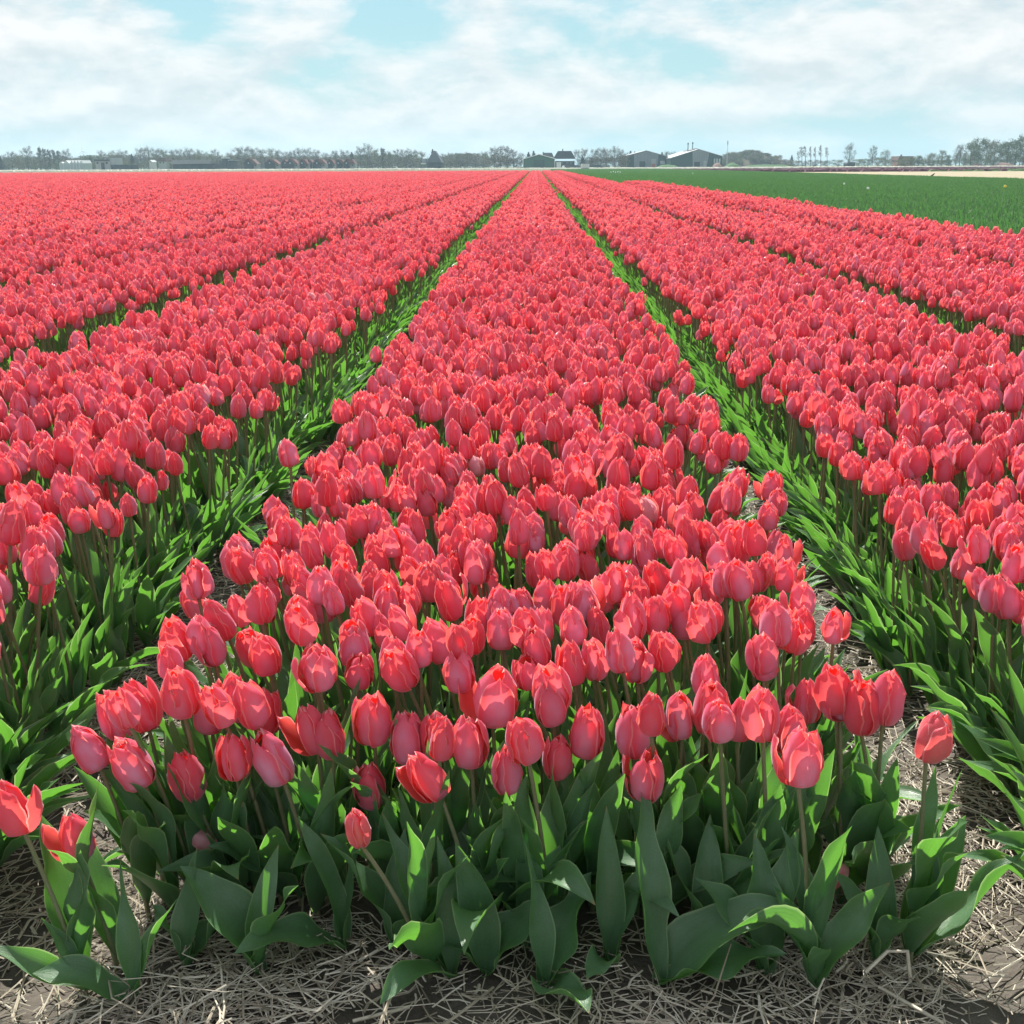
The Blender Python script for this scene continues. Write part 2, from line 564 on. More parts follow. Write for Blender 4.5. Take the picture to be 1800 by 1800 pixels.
def leaf_specs(r, lean_xy, edge=None, front=False):
    """a list of leaf parameters for one plant; edge = outward azimuth at a bed edge"""
    n = (5 if r.random() < .5 else 4) if front else (3 if r.random() < .75 else 2)
    az = r.random() * 6.28
    specs = []
    for i in range(n):
        a = az + i * (2.2 + r.normal(0, .3))
        if edge is not None and i in (0, 2, 3):
            a = edge + r.normal(0, .5)
        low = i == 0
        Ln = r.uniform(.21, .29) if low else r.uniform(.20, .31)
        Wd = r.uniform(.062, .092) if low else r.uniform(.032, .062)
        if front:
            Wd *= 1.05
        lean = r.uniform(.22, .55) if low else r.uniform(.06, .34)
        curl = r.uniform(.1, 1.0) if low else r.uniform(-.1, .7)
        if front and low and r.random() < .5:
            curl += r.uniform(.4, 1.1)
        specs.append(dict(z=0.012 + i * r.uniform(.012, .035), az=a, length=Ln, width=Wd, lean=lean, curl=curl,
                          twist=r.normal(0, .5), fold=r.uniform(.15, .5), ripple=r.uniform(.004, .013)))
    return specs


# ------------------------------------------------------------------ layout of the beds
FURROWS = [-0.83 - 1.59 * k for k in range(60)][::-1] + [0.75, 2.35, 4.05, 5.85]
BEDS = [(FURROWS[i], FURROWS[i + 1]) for i in range(len(FURROWS) - 1)]
FIELD_END = 185.0
FRONT_Y = 1.60
NEAR_END = 15.0          # single plants up to here, planted stretches beyond
MID = next(i for i, b in enumerate(BEDS) if b[0] < 0 < b[1])


def bed_end(i):
    return 60.0 if i == len(BEDS) - 1 else FIELD_END


# ------------------------------------------------------------------ setting: ground
def soil_height(x, y):
    f = np.array([q for q in FURROWS if -6 < q < 7])
    d = np.min(np.abs(x[..., None] - f), axis=-1)
    rowpart = np.clip((y - 1.35) / .4, 0, 1)
    return -0.055 * np.exp(-(d / .13) ** 2) * rowpart


def lump(x, y, s, seed):
    r2 = np.random.default_rng(seed)
    z = np.zeros_like(x)
    for k in range(10):
        a = r2.random() * 6.28
        f = s * (0.6 + 1.8 * r2.random())
        z += np.sin((x * math.cos(a) + y * math.sin(a)) * f + r2.random() * 6.28)
    return z / 10


def ground_material():
    m, t, o = new_mat('sandy_soil')
    g = N(t, 'ShaderNodeTexCoord')
    n1 = noise(t, g.outputs['Object'], 3.0, 8, 0.65)
    n2 = noise(t, g.outputs['Object'], 60.0, 6, 0.7)
    c = mix_col(t, ramp(t, n1, [(0.35, 0.0), (0.65, 1.0)]), (0.075, 0.066, 0.056), (0.16, 0.143, 0.125))
    c = mix_col(t, ramp(t, n2, [(0.4, 0.0), (0.7, 0.6)]), c, (0.08, 0.066, 0.052))
    p = N(t, 'ShaderNodeBsdfPrincipled')
    p.inputs['Roughness'].default_value = 0.9
    p.inputs['Specular IOR Level'].default_value = 0.15
    L(t, c, p.inputs['Base Color'])
    b = N(t, 'ShaderNodeBump')
    b.inputs['Strength'].default_value = 0.8
    b.inputs['Distance'].default_value = 0.01
    L(t, n2, b.inputs['Height'])
    L(t, b.outputs[0], p.inputs['Normal'])
    L(t, p.outputs[0], o.inputs['Surface'])
    return m


M['soil'] = ground_material()
M['meadow'] = simple_mat('meadow_grass', (0.085, 0.115, 0.045), 0.9, 0.2, 0.15, 0.1, c2=(0.12, 0.10, 0.05))
M['far_grass'] = simple_mat('far_grass', (0.07, 0.12, 0.05), 0.9, 0.2, 0.02, 0.1, c2=(0.11, 0.13, 0.06))
M['sand'] = simple_mat('pale_sand', (0.33, 0.285, 0.20), 0.95, 0.12, 0.3, 0.1, c2=(0.26, 0.23, 0.155))
M['straw'] = None


def sheet(name, x0, x1, y0, y1, z, mat, nx=2, ny=2):
    xs, ys = np.linspace(x0, x1, nx), np.linspace(y0, y1, ny)
    X, Y = np.meshgrid(xs, ys)
    V = np.stack([X, Y, np.full_like(X, z)], -1).reshape(-1, 3)
    return tag(obj(name, mesh_from(name, V, grid_faces(nx, ny), None, None, [mat])), kind='structure')


sheet('ground', -1400, 1400, -20, 1450, -0.085, M['soil'])
sheet('meadow', -1400, 1400, FIELD_END + 1.5, 470, -0.055, M['meadow'])
sheet('far_meadow', -1400, 1400, 470.5, 1450, -0.06, M['far_grass'])
sheet('sandy_strip', 34.6, 900, 20, 214, -0.04, M['sand'])
# lumpy soil of the beds close by
xs = np.arange(-3.4, 3.6, .028)
ys = np.arange(0.35, 8.0, .032)
X, Y = np.meshgrid(xs, ys)
Zs = soil_height(X, Y) + .007 * lump(X, Y, 14, 1) + .006 * lump(X, Y, 45, 2) + .004 * lump(X, Y, 110, 3)
Zs += np.random.default_rng(5).normal(0, .0016, Zs.shape)
Zs -= 0.004
V = np.stack([X, Y, Zs], -1).reshape(-1, 3)
tag(obj('bed_soil', mesh_from('bed_soil', V, grid_faces(len(xs), len(ys)), None, None, [M['soil']])), kind='structure')


def soil_z(x, y):
    x, y = np.asarray(x, float), np.asarray(y, float)
    return soil_height(x, y) + .007 * lump(x, y, 14, 1) - 0.004


# ------------------------------------------------------------------ the tulips that stand in front, one by one
FLOWER_SETS, SET_LOOK, SET_VAR = [], [], []
rset = np.random.default_rng(11)
for k in range(36):
    sp = None
    q = rset.random()
    if q < .26:
        sp = {int(rset.integers(0, 3)): (rset.uniform(.22, .6), None)}
    elif q < .34:
        sp = {0: (rset.uniform(.3, .5), None), 2: (rset.uniform(.2, .4), None)}
    big_f = rset.uniform(.92, 1.1)
    ps = flower_petals(rset, 0.083 * big_f, 0.0248 * rset.uniform(.92, 1.1), rset.normal(.0, .03), sp)
    var = rset.random()
    SET_LOOK.append(sp is not None)
    SET_VAR.append(var)
    FLOWER_SETS.append([mesh_from('petal', V, F, UV, var, [M['petal']]) for V, F, UV in ps])


def make_set(r, Hf, Rm, openness, special, mat):
    ps = flower_petals(r, Hf, Rm, openness, special)
    var = r.random()
    return [mesh_from('petal', V, F, UV, var, [mat]) for V, F, UV in ps]


def core_mesh():
    a = Acc()
    zs = [0.0, .004, .009, .020, .032, .036]
    rad = [.0036, .0062, .0050, .0046, .0054, .001]
    a.tube([(0, 0, z) for z in zs], rad, 7)
    return a.mesh('flower', [M['pistil']])


CORE = core_mesh()


def make_tulip(r, base, head, label, group, petals, axis=None, scale=1.0, specs=None, spin=None, edge=None, front=False, bow=None, thick=1.0):
    """base: ground point; head: where the flower joins the stem"""
    base, head = Vector(base), Vector(head)
    root = bpy.data.objects.new('tulip', None)
    root.empty_display_size = 0.05
    col.objects.link(root)
    root.location = base
    tag(root, label, 'tulip', group)
    d = head - base
    if bow is None:
        bow = np.array([-d.x * .22, -d.y * .22, 0.0]) + np.array([r.normal(0, .008), r.normal(0, .008), 0])
    pts = stem_points((0, 0, -0.02), d, bow, 9)
    a = Acc()
    a.tube(pts, np.linspace(.0046, .0034, 9) * thick, 7, var=r.random())
    obj('stem', a.mesh('stem', [M['stem']]), root)
    if axis is None:
        tdir = Vector(pts[-1] - pts[-2]).normalized()
        axis = tdir + Vector((r.normal(0, .06), r.normal(0, .06), 0))
    fl = obj('flower', CORE, root)
    fl.location = d
    fl.rotation_mode = 'QUATERNION'
    fl.rotation_quaternion = frame_to(axis, r.random() * 6.28 if spin is None else spin)
    fl.scale = (scale,) * 3
    for me in petals:
        obj('petal', me, fl)
    if specs is None:
        specs = leaf_specs(r, None, edge, front)
    for s in specs:
        hz = s['z'] / max(d.z, .05)
        bx = np.interp(hz, np.linspace(0, 1, 9), pts[:, 0])
        by = np.interp(hz, np.linspace(0, 1, 9), pts[:, 1])
        V, F, UV = leaf(r, (bx, by, s['z']), s['az'], s['length'], s['width'], s['lean'], s['curl'], s['twist'], s['fold'], s['ripple'])
        obj('leaf', mesh_from('leaf', V, F, UV, r.random(), [M['leaf']]), root)
    return root


# flower centre px, py | base px, py | scale | axis lean in the picture (dx per dz) | spread petals {slot: (opening, azimuth)} | label
# azimuth of a spread petal: pi = towards the left of the picture, -pi/2 = towards the camera
PI = math.pi
FRONT = [
    (24, 1418, 150, 1722, 1.05, -.20, {0: (.42, -.1)}, 'lone red tulip leaning far out over the straw at the lower left corner'),
    (131, 1470, 205, 1690, .98, -.12, {0: (.50, PI), 1: (.05, -.4), 2: (.0, 1.2)}, 'short red tulip with one petal spread, beside the lone leaning tulip at the corner'),
    (153, 1312, 262, 1600, 1.08, -.42, None, 'red tulip tilted over the straw furrow, outermost of the pair at the front corner'),
    (228, 1340, 312, 1622, 1.16, -.46, None, 'large pink-red tulip tilted sideways in front of the tilted corner pair'),
    (328, 1364, 418, 1602, 1.04, -.16, None, 'red egg-shaped tulip on a slanting stem next to the large tilted corner tulip'),
    (411, 1331, 452, 1612, .96, -.05, {0: (.16, 2.8), 1: (.14, .2)}, 'small upright red tulip with slightly flared petals beside the pale tilted tulip'),
    (478, 1332, 562, 1616, 1.14, -.36, None, 'pale pink-red tulip tilted sideways on a long slanting stem at the front edge'),
    (629, 1457, 762, 1716, .70, -.12, None, 'small closed tulip bud with greenish base, lowest flower of the front edge'),
    (653, 1382, 690, 1600, .94, -.06, {0: (.22, PI)}, 'deep red tulip with crumpled petals just above the small greenish bud'),
    (750, 1364, 858, 1652, 1.02, -.58, {0: (.42, 2.7)}, 'red tulip tilted sideways with its lower petal gaping, on a long slanting stem'),
    (826, 1303, 842, 1612, 1.08, -.04, None, 'upright pink-red tulip between the gaping tilted tulip and the narrow front one'),
    (891, 1354, 906, 1640, .96, -.02, None, 'narrow upright tulip with a bright middle, forward of its neighbours at mid-edge'),
    (980, 1331, 990, 1612, .90, .0, None, 'short dark red tulip beside the broad pink tulip at mid-edge'),
    (1032, 1286, 1040, 1604, 1.10, .0, None, 'broad barrel-shaped pink tulip with a ragged top at mid-edge'),
    (1112, 1284, 1120, 1604, 1.10, -.05, None, 'tall pink-red tulip beside the broad barrel-shaped one'),
    (1140, 1362, 1152, 1640, 1.04, .06, {0: (.40, 2.9)}, 'red tulip with one petal flared out, low at the front edge'),
    (1408, 1328, 1424, 1722, 1.10, .02, {0: (.34, 2.9)}, 'big pink-red tulip with an open side petal on a tall bare stem at the front'),
    (1388, 1282, 1396, 1600, .98, -.05, {0: (.22, PI)}, 'red tulip half hidden behind the big one on the tall bare stem'),
    (1640, 1292, 1600, 1690, .98, .14, {0: (.16, -1.4), 1: (.12, .4)}, 'tulip with a greenish outer petal leaning over the straw furrow on the corner stem'),
    (1516, 1242, 1534, 1590, 1.14, -.05, None, 'tall full tulip of the touching pair at the furrow edge, bed side'),
    (1560, 1226, 1540, 1592, 1.12, .06, None, 'tall full tulip of the touching pair at the furrow edge, furrow side'),
    (545, 1282, 575, 1590, 1.04, -.25, {0: (.50, 2.9)}, 'bright red tulip with a wide open petal behind the front edge'),
    (580, 1290, 610, 1592, 1.02, -.10, None, 'pink-red tulip pressed against the bright tulip with the wide open petal'),
    (655, 1264, 672, 1580, 1.10, -.02, {0: (.18, 2.9)}, 'tall pink-red tulip standing above the deep red crumpled one'),
    (715, 1296, 735, 1590, 1.10, -.04, None, 'plump pink tulip side by side with a redder one in the front edge'),
    (768, 1294, 790, 1590, 1.06, -.12, None, 'redder tulip squeezed against the plump pink one in the front edge'),
    (870, 1222, 880, 1570, 1.22, .10, {0: (.55, 2.7)}, 'largest wide-open tulip with a broad lilac-pink front petal'),
    (1250, 1244, 1262, 1575, 1.10, .04, None, 'pink-red tulip beside the one with a drooping side petal'),
    (1196, 1258, 1206, 1575, 1.0, -.1, {0: (.75, 3.0)}, 'red tulip with a drooping side petal in the front edge'),
    (1300, 1262, 1306, 1570, .95, .02, None, 'low pink-red tulip partly hidden behind others near the front edge'),
    (245, 1240, 338, 1560, 1.12, -.25, {0: (.2, .3)}, 'pink tulip uppermost of the cluster at the front corner'),
    (200, 1256, 290, 1560, 1.10, -.28, None, 'red tulip wedged in the middle of the cluster at the front corner'),
    (365, 1248, 420, 1540, 1.02, -.08, None, 'red tulip behind the egg-shaped one on the slanting stem'),
    (412, 1226, 455, 1530, 1.06, -.04, None, 'upright pink tulip above the small flared one'),
    (465, 1250, 505, 1540, 1.0, .0, {0: (.14, .2)}, 'rounded red tulip directly above the pale tilted one'),
    (1418, 1232, 1425, 1545, 1.0, -.05, {0: (.3, 2.9)}, 'red tulip above the half hidden one near the tall bare stem'),
]
taken = []
rt = np.random.default_rng(21)
for i, (px, py, bx, by, s, lean, sp, label) in enumerate(FRONT):
    b = on_ground(bx, by)
    fz = 0.0435 * s
    axis = Vector((lean * 1.0, -.06, 1.0)).normalized()
    d = pix_dir(px, py)
    # the flower stands over its base, a little towards the camera
    c = at(px, py, b.y - .015)
    head = c - axis * fz
    mat = M['green_petal'] if i in (7, 18) else M['petal']
    if i == 26:
        spd = {0: sp[0], 1: (.12, -1.45)}
        st = make_set(rt, .084, .030, .02, spd, mat)
    elif i == 7:
        st = make_set(rt, .092, .024, -.03, None, mat)
    else:
        st = make_set(rt, .085 * rt.uniform(.97, 1.06), .0240 * rt.uniform(.96, 1.06), rt.normal(.0, .02), sp, mat)
    edge = None
    make_tulip(rt, b, head, label, None, st, axis, s * 1.0, leaf_specs(rt, None, None, False) if i < 2 else None, 0.0, -PI / 2 + rt.normal(0, .6), True)
    taken.append((b.x, b.y))

# flowerless shoots along the front edge: base px, py and leaves (azimuth, length, width, lean, curl, twist, fold, ripple)
def make_shoot(px, py, leaves, label):
    b = on_ground(px, py)
    root = bpy.data.objects.new('tulip_shoot', None)
    col.objects.link(root)
    root.location = b
    tag(root, label, 'plant', 'flowerless tulip shoots at the front edge')
    for k, (az, ln, wd, le, cu, tw, fo, ri) in enumerate(leaves):
        wd *= .66 if le < .22 else .86
        if le < .22:
            ln, cu, tw = ln * rt.uniform(.72, .95), cu + rt.uniform(0, .5), tw * 2 + rt.normal(0, .5)
        V, F, UV = leaf(rt, (0, 0, -.006 + .006 * k), az, ln, wd, le, cu, tw, fo, ri * 1.35, 9, 21)
        obj('leaf', mesh_from('leaf', V, F, UV, rt.random(), [M['leaf']]), root)
    taken.append((b.x, b.y))


make_shoot(240, 1752, [(3.35, .17, .085, .95, .75, .3, .25, .008), (1.9, .24, .06, .15, .2, .2, .35, .006), (.3, .2, .05, .3, .3, 0, .3, .006)], 'broad leaf lying on straw at the left corner of the middle bed')
make_shoot(165, 1742, [(3.2, .20, .05, 1.0, .15, .6, .4, .008), (2.9, .15, .04, .55, -.1, .3, .5, .005)], 'long leaf reaching out over straw below the lone leaning tulip')
make_shoot(330, 1700, [(.35, .14, .06, .5, .9, .8, .5, .012), (2.7, .12, .05, .5, .6, -.6, .5, .012), (1.2, .25, .085, .15, .1, 0, .3, .006)], 'small shoot with crinkled leaves by the stubble stump')
make_shoot(455, 1712, [(2.9, .23, .115, .35, .75, .5, .45, .008), (-.6, .22, .07, .25, .5, -.3, .35, .008), (1.2, .26, .07, .1, .1, 0, .3, .005)], 'shoot with a very broad cupped leaf under the pale tilted tulip')
make_shoot(606, 1668, [(3.75, .23, .095, .75, .95, .25, .25, .006), (.9, .27, .075, .1, .25, .2, .35, .006), (2.4, .27, .075, .12, .1, .2, .35, .006)], 'shoot with a wide tongue-like leaf bowed down onto the straw, tip upturned')
make_shoot(795, 1722, [(4.25, .19, .085, .55, 1.75, .15, .25, .006), (2.75, .29, .07, .5, .05, .3, .45, .006), (1.7, .28, .075, .12, .15, .1, .35, .005)], 'shoot with a leaf folded down towards the viewer beside the small bud stem')
make_shoot(855, 1715, [(.25, .17, .10, .35, .9, -.4, .3, .009), (1.8, .3, .10, .08, .1, 0, .25, .005), (3.0, .15, .07, .7, .5, .3, .4, .008)], 'shoot with a broad yellow-tipped leaf at the middle of the front edge')
make_shoot(958, 1738, [(-1.2, .15, .10, .75, 1.1, .3, .3, .013), (.9, .20, .10, .55, .6, .4, .35, .010), (2.1, .25, .07, .2, .2, 0, .3, .006)], 'shoot with a scalloped leaf curled like a bowl on the straw')
make_shoot(1160, 1730, [(.12, .26, .13, .60, .95, -.5, .25, .012), (2.3, .33, .085, .28, .05, .1, .4, .006), (-.25, .21, .09, 1.0, .55, -.3, .25, .013)], 'largest shoot with a sunlit wavy leaf spreading over another flat one')
make_shoot(1075, 1700, [(2.0, .31, .085, .15, .1, .2, .45, .005), (.9, .24, .075, .15, .7, .2, .4, .006), (-1.9, .15, .06, .8, .8, .2, .3, .008)], 'upright shoot with dark pointed leaves just left of the largest shoot')
make_shoot(1345, 1716, [(1.9, .29, .11, .10, .25, .3, .30, .010), (.6, .25, .09, .25, .2, -.2, .45, .008), (3.1, .2, .085, .45, .5, .2, .3, .009)], 'shoot with tall broad upright leaves beside the tall bare stem')
make_shoot(1428, 1738, [(.45, .22, .085, .45, .25, -.5, .45, .010), (2.7, .25, .075, .20, .15, .2, .5, .006), (-1.4, .12, .06, .3, .4, 0, .6, .004)], 'shoot with an arrow-shaped leaf at the foot of the tall bare stem')
make_shoot(1540, 1690, [(1.6, .27, .085, .05, .1, .2, .35, .006), (2.8, .24, .085, .2, .35, .2, .4, .007), (-1.2, .15, .07, .35, .5, .3, .45, .007)], 'pointed shoot standing by the drooping pale bud')
make_shoot(1604, 1682, [(.12, .29, .065, .80, -.05, .6, .40, .012), (.75, .26, .10, .25, .1, -.3, .35, .008), (1.9, .30, .095, .05, .1, 0, .3, .005)], 'shoot with a long wavy leaf stretched over straw at the right corner')
make_shoot(700, 1668, [(1.4, .29, .085, .1, .15, .2, .3, .006), (3.0, .25, .08, .35, .45, -.2, .35, .008), (-.5, .22, .07, .45, .5, .2, .35, .008)], 'shoot of dark leaves filling the edge between small bud and tongue-like leaf')
make_shoot(1240, 1670, [(1.5, .30, .09, .08, .1, .2, .35, .006), (.2, .24, .085, .4, .6, .2, .35, .009), (2.9, .24, .08, .3, .4, -.3, .35, .008)], 'shoot behind the largest one, leaves dark and overlapping')
make_shoot(925, 1672, [(1.7, .31, .085, .08, .05, .1, .35, .005), (3.0, .24, .075, .35, .35, .3, .4, .007), (.2, .24, .075, .3, .4, -.3, .35, .007)], 'narrow-leaved shoot standing behind the scalloped bowl leaf')

# ------------------------------------------------------------------ the rest of the plants: positions
rp = np.random.default_rng(33)
pts = []
for bi, (a, b) in enumerate(BEDS):
    if b < -9 or a > 9:
        continue
    step = 0.072
    for y in np.arange(FRONT_Y + .05, NEAR_END, step):
        lim = 0.47 * (y + .4) + 1.3
        ma_, mb_ = (.225 if bi == MID else .215 if bi == MID + 1 else .25), (.18 if bi == MID else .215)
        for x in np.arange(a + ma_, b - mb_, step):
            if abs(x) > lim + .3:
                continue
            xx = x + rp.uniform(-.034, .034)
            yy = y + rp.uniform(-.034, .034)
            if rp.random() < .05:
                continue
            pts.append((xx, yy, bi))
taken_a = np.array(taken)
keep = []
for (x, y, bi) in pts:
    if bi == MID:
        dm = np.min(np.hypot(taken_a[:, 0] - x, taken_a[:, 1] - y))
        if dm < .045:
            continue
        pu, pv, _ = project([(x, y, 0)])
        if pv[0] > 1640:            # in front of these only the single tulips above
            continue
    keep.append((x, y, bi))
pts = np.array(keep)
n = len(pts)
hgt = rp.normal(.405, .021, n)
hgt = np.clip(hgt, .31, .48)
leanx = rp.normal(-.040, .030, n)
leany = rp.normal(-.020, .026, n)
for k in range(n):
    a, b = BEDS[int(pts[k, 2])]
    e0, e1 = pts[k, 0] - a, b - pts[k, 0]
    if e0 < .26:
        leanx[k] -= rp.uniform(-.02, .03)
    if e1 < .26:
        leanx[k] += rp.uniform(.0, .045)
    if e0 < .2 or e1 < .2:
        hgt[k] -= rp.uniform(0, .07)
    if pts[k, 1] < FRONT_Y + .25:
        leany[k] -= rp.uniform(0, .05)
        hgt[k] -= rp.uniform(0, .05)
heads = np.stack([pts[:, 0] + leanx, pts[:, 1] + leany, hgt], 1)
pu, pv, dep = project(heads)
inview = (pu > -30) & (pu < 1830) & (pv < 1850)
order = np.argsort(np.where(inview, dep, 1e6))
n_single = 300 - len(FRONT)
singles = set(order[:n_single].tolist())
BED_LABEL = {
    MID: ('red tulip among its like in the fore part of the middle bed', 'tulips crowded in the front of the middle bed'),
    MID - 1: ('red tulip in the near end of the bed beyond the straw furrow on the left', 'tulips at the near end of the left bed'),
    MID + 1: ('red tulip in the near end of the bed beyond the straw furrow on the right', 'tulips at the near end of the right bed'),
}
for k in sorted(singles):
    x, y, bi = pts[k]
    bi = int(bi)
    a, b = BEDS[bi]
    edge = PI if x - a < .28 else (0.0 if b - x < .28 else None)
    st = FLOWER_SETS[int(rp.integers(len(FLOWER_SETS)))]
    lab, grp = BED_LABEL[bi]
    si = [id(q) for q in FLOWER_SETS].index(id(st))
    look = 'gaping' if SET_LOOK[si] else ('pale' if SET_VAR[si] > .6 else ('deep' if SET_VAR[si] < .3 else 'closed'))
    lean = ' leaning' if heads[k][0] - x < -.06 else (' short' if hgt[k] < .375 else '')
    fx = (x - a) / (b - a)
    if bi == MID:
        rank = 'just behind the front edge' if y < 1.95 else ('a short way in' if y < 2.3 else ('deeper in' if y < 2.65 else 'deepest of the near ones'))
        side = 'left furrow side' if fx < .27 else ('left of centre' if fx < .5 else ('right of centre' if fx < .73 else 'right furrow side'))
        lab = '%s%s red tulip of the middle bed, %s, %s' % (look, lean, side, rank)
    else:
        rank = 'nearest rank' if pu[k] < 60 or pu[k] > 1740 or pv[k] > 1080 else ('edge rank' if edge is not None else 'inner rank')
        lab = '%s%s red tulip at the near end of the %s bed, %s' % (look, lean, 'left' if bi < MID else 'right', rank)
    make_tulip(rp, (x, y, float(soil_z(x, y))), heads[k], lab, grp, st, None, rp.uniform(.82, 1.08), None, None, edge, edge is not None or y < FRONT_Y + .22)

# a few oddities that the photograph shows
def odd_flower(px, py, Y, axis, label, mat, scale, bpx, bpy):
    b = on_ground(bpx, bpy)
    c = at(px, py, Y)
    st = make_set(rt, .078, .026, -.02, None, mat)
    make_tulip(rt, b, c - Vector(axis).normalized() * .04 * scale, label, None, st, Vector(axis), scale, [], 0.0)


odd_flower(352, 1470, 1.78, (-.7, -.1, .6), 'pale pink drooping tulip head half hidden among leaves near the corner', M['pale_petal'], .85, 425, 1610)
odd_flower(1470, 1540, 1.74, (-.3, -.1, -.8), 'small pale pink tulip bud hanging down between the leaves', M['pale_petal'], .62, 1500, 1600)


# ------------------------------------------------------------------ the mass of tulips beyond (too many to count)
proto = bpy.data.collections.new('tulip_forms')
pr = np.random.default_rng(55)
MATS3 = [M['petal'], M['leaf'], M['stem'], M['pale_petal']]


def add_plant(acc, r, x, y, h, lx, ly, fs, nu, nv, lnu, lnv, sides, seg, leaves, edge=None, mi_p=0, zoff=0.0):
    head = np.array([x + lx, y + ly, h])
    base = np.array([x, y, 0.0])
    p = stem_points(base, head, np.array([-lx * .2, -ly * .2, 0]), seg)
    var = r.random()
    acc.tube(p, .0038, sides, 2, r.random())
    td = Vector(p[-1] - p[-2]).normalized() + Vector((r.normal(0, .06), r.normal(0, .06), 0))
    m = np.array(frame_to(td, r.random() * 6.28).to_matrix())
    sp = {int(r.integers(0, 3)): (r.uniform(.2, .6), None)} if r.random() < .3 else None
    for V, F, UV in flower_petals(r, .079 * fs * r.uniform(.92, 1.06), .0236 * fs * r.uniform(.94, 1.06), r.normal(0, .03), sp, nu, nv):
        acc.add(V @ m.T + head, F, UV, var, mi_p)
    for s in leaves:
        hz = s['z'] / max(h, .05)
        V, F, UV = leaf(r, (x + lx * hz * .8, y + ly * hz * .8, s['z']), s['az'], s['length'], s['width'], s['lean'], s['curl'], s['twist'], s['fold'], s['ripple'], lnu, lnv)
        acc.add(V, F, UV, r.random(), 1)


names = []
N_PLANT = 28
for k in range(N_PLANT):
    acc = Acc()
    add_plant(acc, pr, 0, 0, pr.normal(.405, .012), pr.normal(-.040, .028), pr.normal(-.02, .026), pr.uniform(.9, 1.12), 6, 8, 5, 9, 5, 5,
              leaf_specs(pr, None), None, 3 if k == 0 else 0)
    o = bpy.data.objects.new('a_plant_%02d' % k, acc.mesh('plant_form', MATS3))
    proto.objects.link(o)
N_EDGE = 10
for k in range(N_EDGE):
    acc = Acc()
    sp_ = leaf_specs(pr, None)[:2]
    for j in range(4):
        sp_.append(dict(z=.012 + .012 * j, az=pr.normal(0, .6), length=pr.uniform(.2, .31), width=pr.uniform(.04, .075), lean=pr.uniform(.25, .75), curl=pr.uniform(.1, .8),
                        twist=pr.normal(0, .5), fold=pr.uniform(.15, .5), ripple=pr.uniform(.004, .012)))
    add_plant(acc, pr, 0, 0, pr.normal(.405, .012), pr.normal(.01, .025), pr.normal(-.01, .02), pr.uniform(.9, 1.12), 6, 8, 5, 9, 5, 5, sp_)
    proto.objects.link(bpy.data.objects.new('a_plant_edge_%02d' % k, acc.mesh('plant_form', MATS3)))
TILE_L = 2.0
N_TILE = 5
for k in range(N_TILE):
    acc = Acc()
    st = .086
    for y in np.arange(0.02, TILE_L, st):
        for x in np.arange(-.56, .575, st):
            xx, yy = x + pr.uniform(-.045, .045), y + pr.uniform(-.045, .045)
            ed = abs(xx) > .50
            lv = leaf_specs(pr, None, (PI if xx < 0 else 0.0) if ed else None)[:(3 if ed else 1)]
            if ed:
                lv += [dict(q, az=(PI if xx < 0 else 0.0) + pr.normal(0, .6)) for q in leaf_specs(pr, None)[:2]]
            lx = pr.normal(-.02, .03) + (np.sign(xx) * pr.uniform(0, .03) if ed else 0)
            add_plant(acc, pr, xx, yy, pr.normal(.405, .03) - (pr.uniform(0, .05) if ed else 0), lx, pr.normal(-.02, .025), pr.uniform(.95, 1.18), 3, 5, 3, 5, 3, 2, lv,
                      None, 3 if pr.random() < .002 else 0)
    o = bpy.data.objects.new('b_stretch_%02d' % k, acc.mesh('stretch_form', MATS3))
    proto.objects.link(o)


def scatter_object(name, P, idx, rot, scl, collection, mat_list):
    me = bpy.data.meshes.new(name)
    me.vertices.add(len(P))
    me.vertices.foreach_set('co', np.asarray(P, dtype=np.float32).ravel())
    for nm, typ, dat in (('idx', 'INT', np.asarray(idx, dtype=np.int32)), ('rot', 'FLOAT', np.asarray(rot, dtype=np.float32)), ('scl', 'FLOAT', np.asarray(scl, dtype=np.float32))):
        a = me.attributes.new(nm, typ, 'POINT')
        a.data.foreach_set('value', dat)
    for m in mat_list:
        me.materials.append(m)
    o = obj(name, me)
    g = bpy.data.node_groups.new(name + '_planting', 'GeometryNodeTree')
    g.interface.new_socket('Geometry', in_out='INPUT', socket_type='NodeSocketGeometry')
    g.interface.new_socket('Geometry', in_out='OUTPUT', socket_type='NodeSocketGeometry')
    gi, go = g.nodes.new('NodeGroupInput'), g.nodes.new('NodeGroupOutput')
    ci = g.nodes.new('GeometryNodeCollectionInfo')
    ci.inputs['Collection'].default_value = collection
    ci.inputs['Separate Children'].default_value = True
    ci.inputs['Reset Children'].default_value = True
    iop = g.nodes.new('GeometryNodeInstanceOnPoints')
    iop.inputs['Pick Instance'].default_value = True

    def named(nm, typ):
        q = g.nodes.new('GeometryNodeInputNamedAttribute')
        q.data_type = typ
        q.inputs['Name'].default_value = nm
        return q.outputs['Attribute']
    comb = g.nodes.new('ShaderNodeCombineXYZ')
    g.links.new(named('rot', 'FLOAT'), comb.inputs['Z'])
    g.links.new(gi.outputs[0], iop.inputs['Points'])
    g.links.new(ci.outputs[0], iop.inputs['Instance'])
    g.links.new(named('idx', 'INT'), iop.inputs['Instance Index'])
    g.links.new(comb.outputs[0], iop.inputs['Rotation'])
    g.links.new(named('scl', 'FLOAT'), iop.inputs['Scale'])
    g.links.new(iop.outputs[0], go.inputs[0])
    md = o.modifiers.new('planting', 'NODES')
    md.node_group = g
    return o


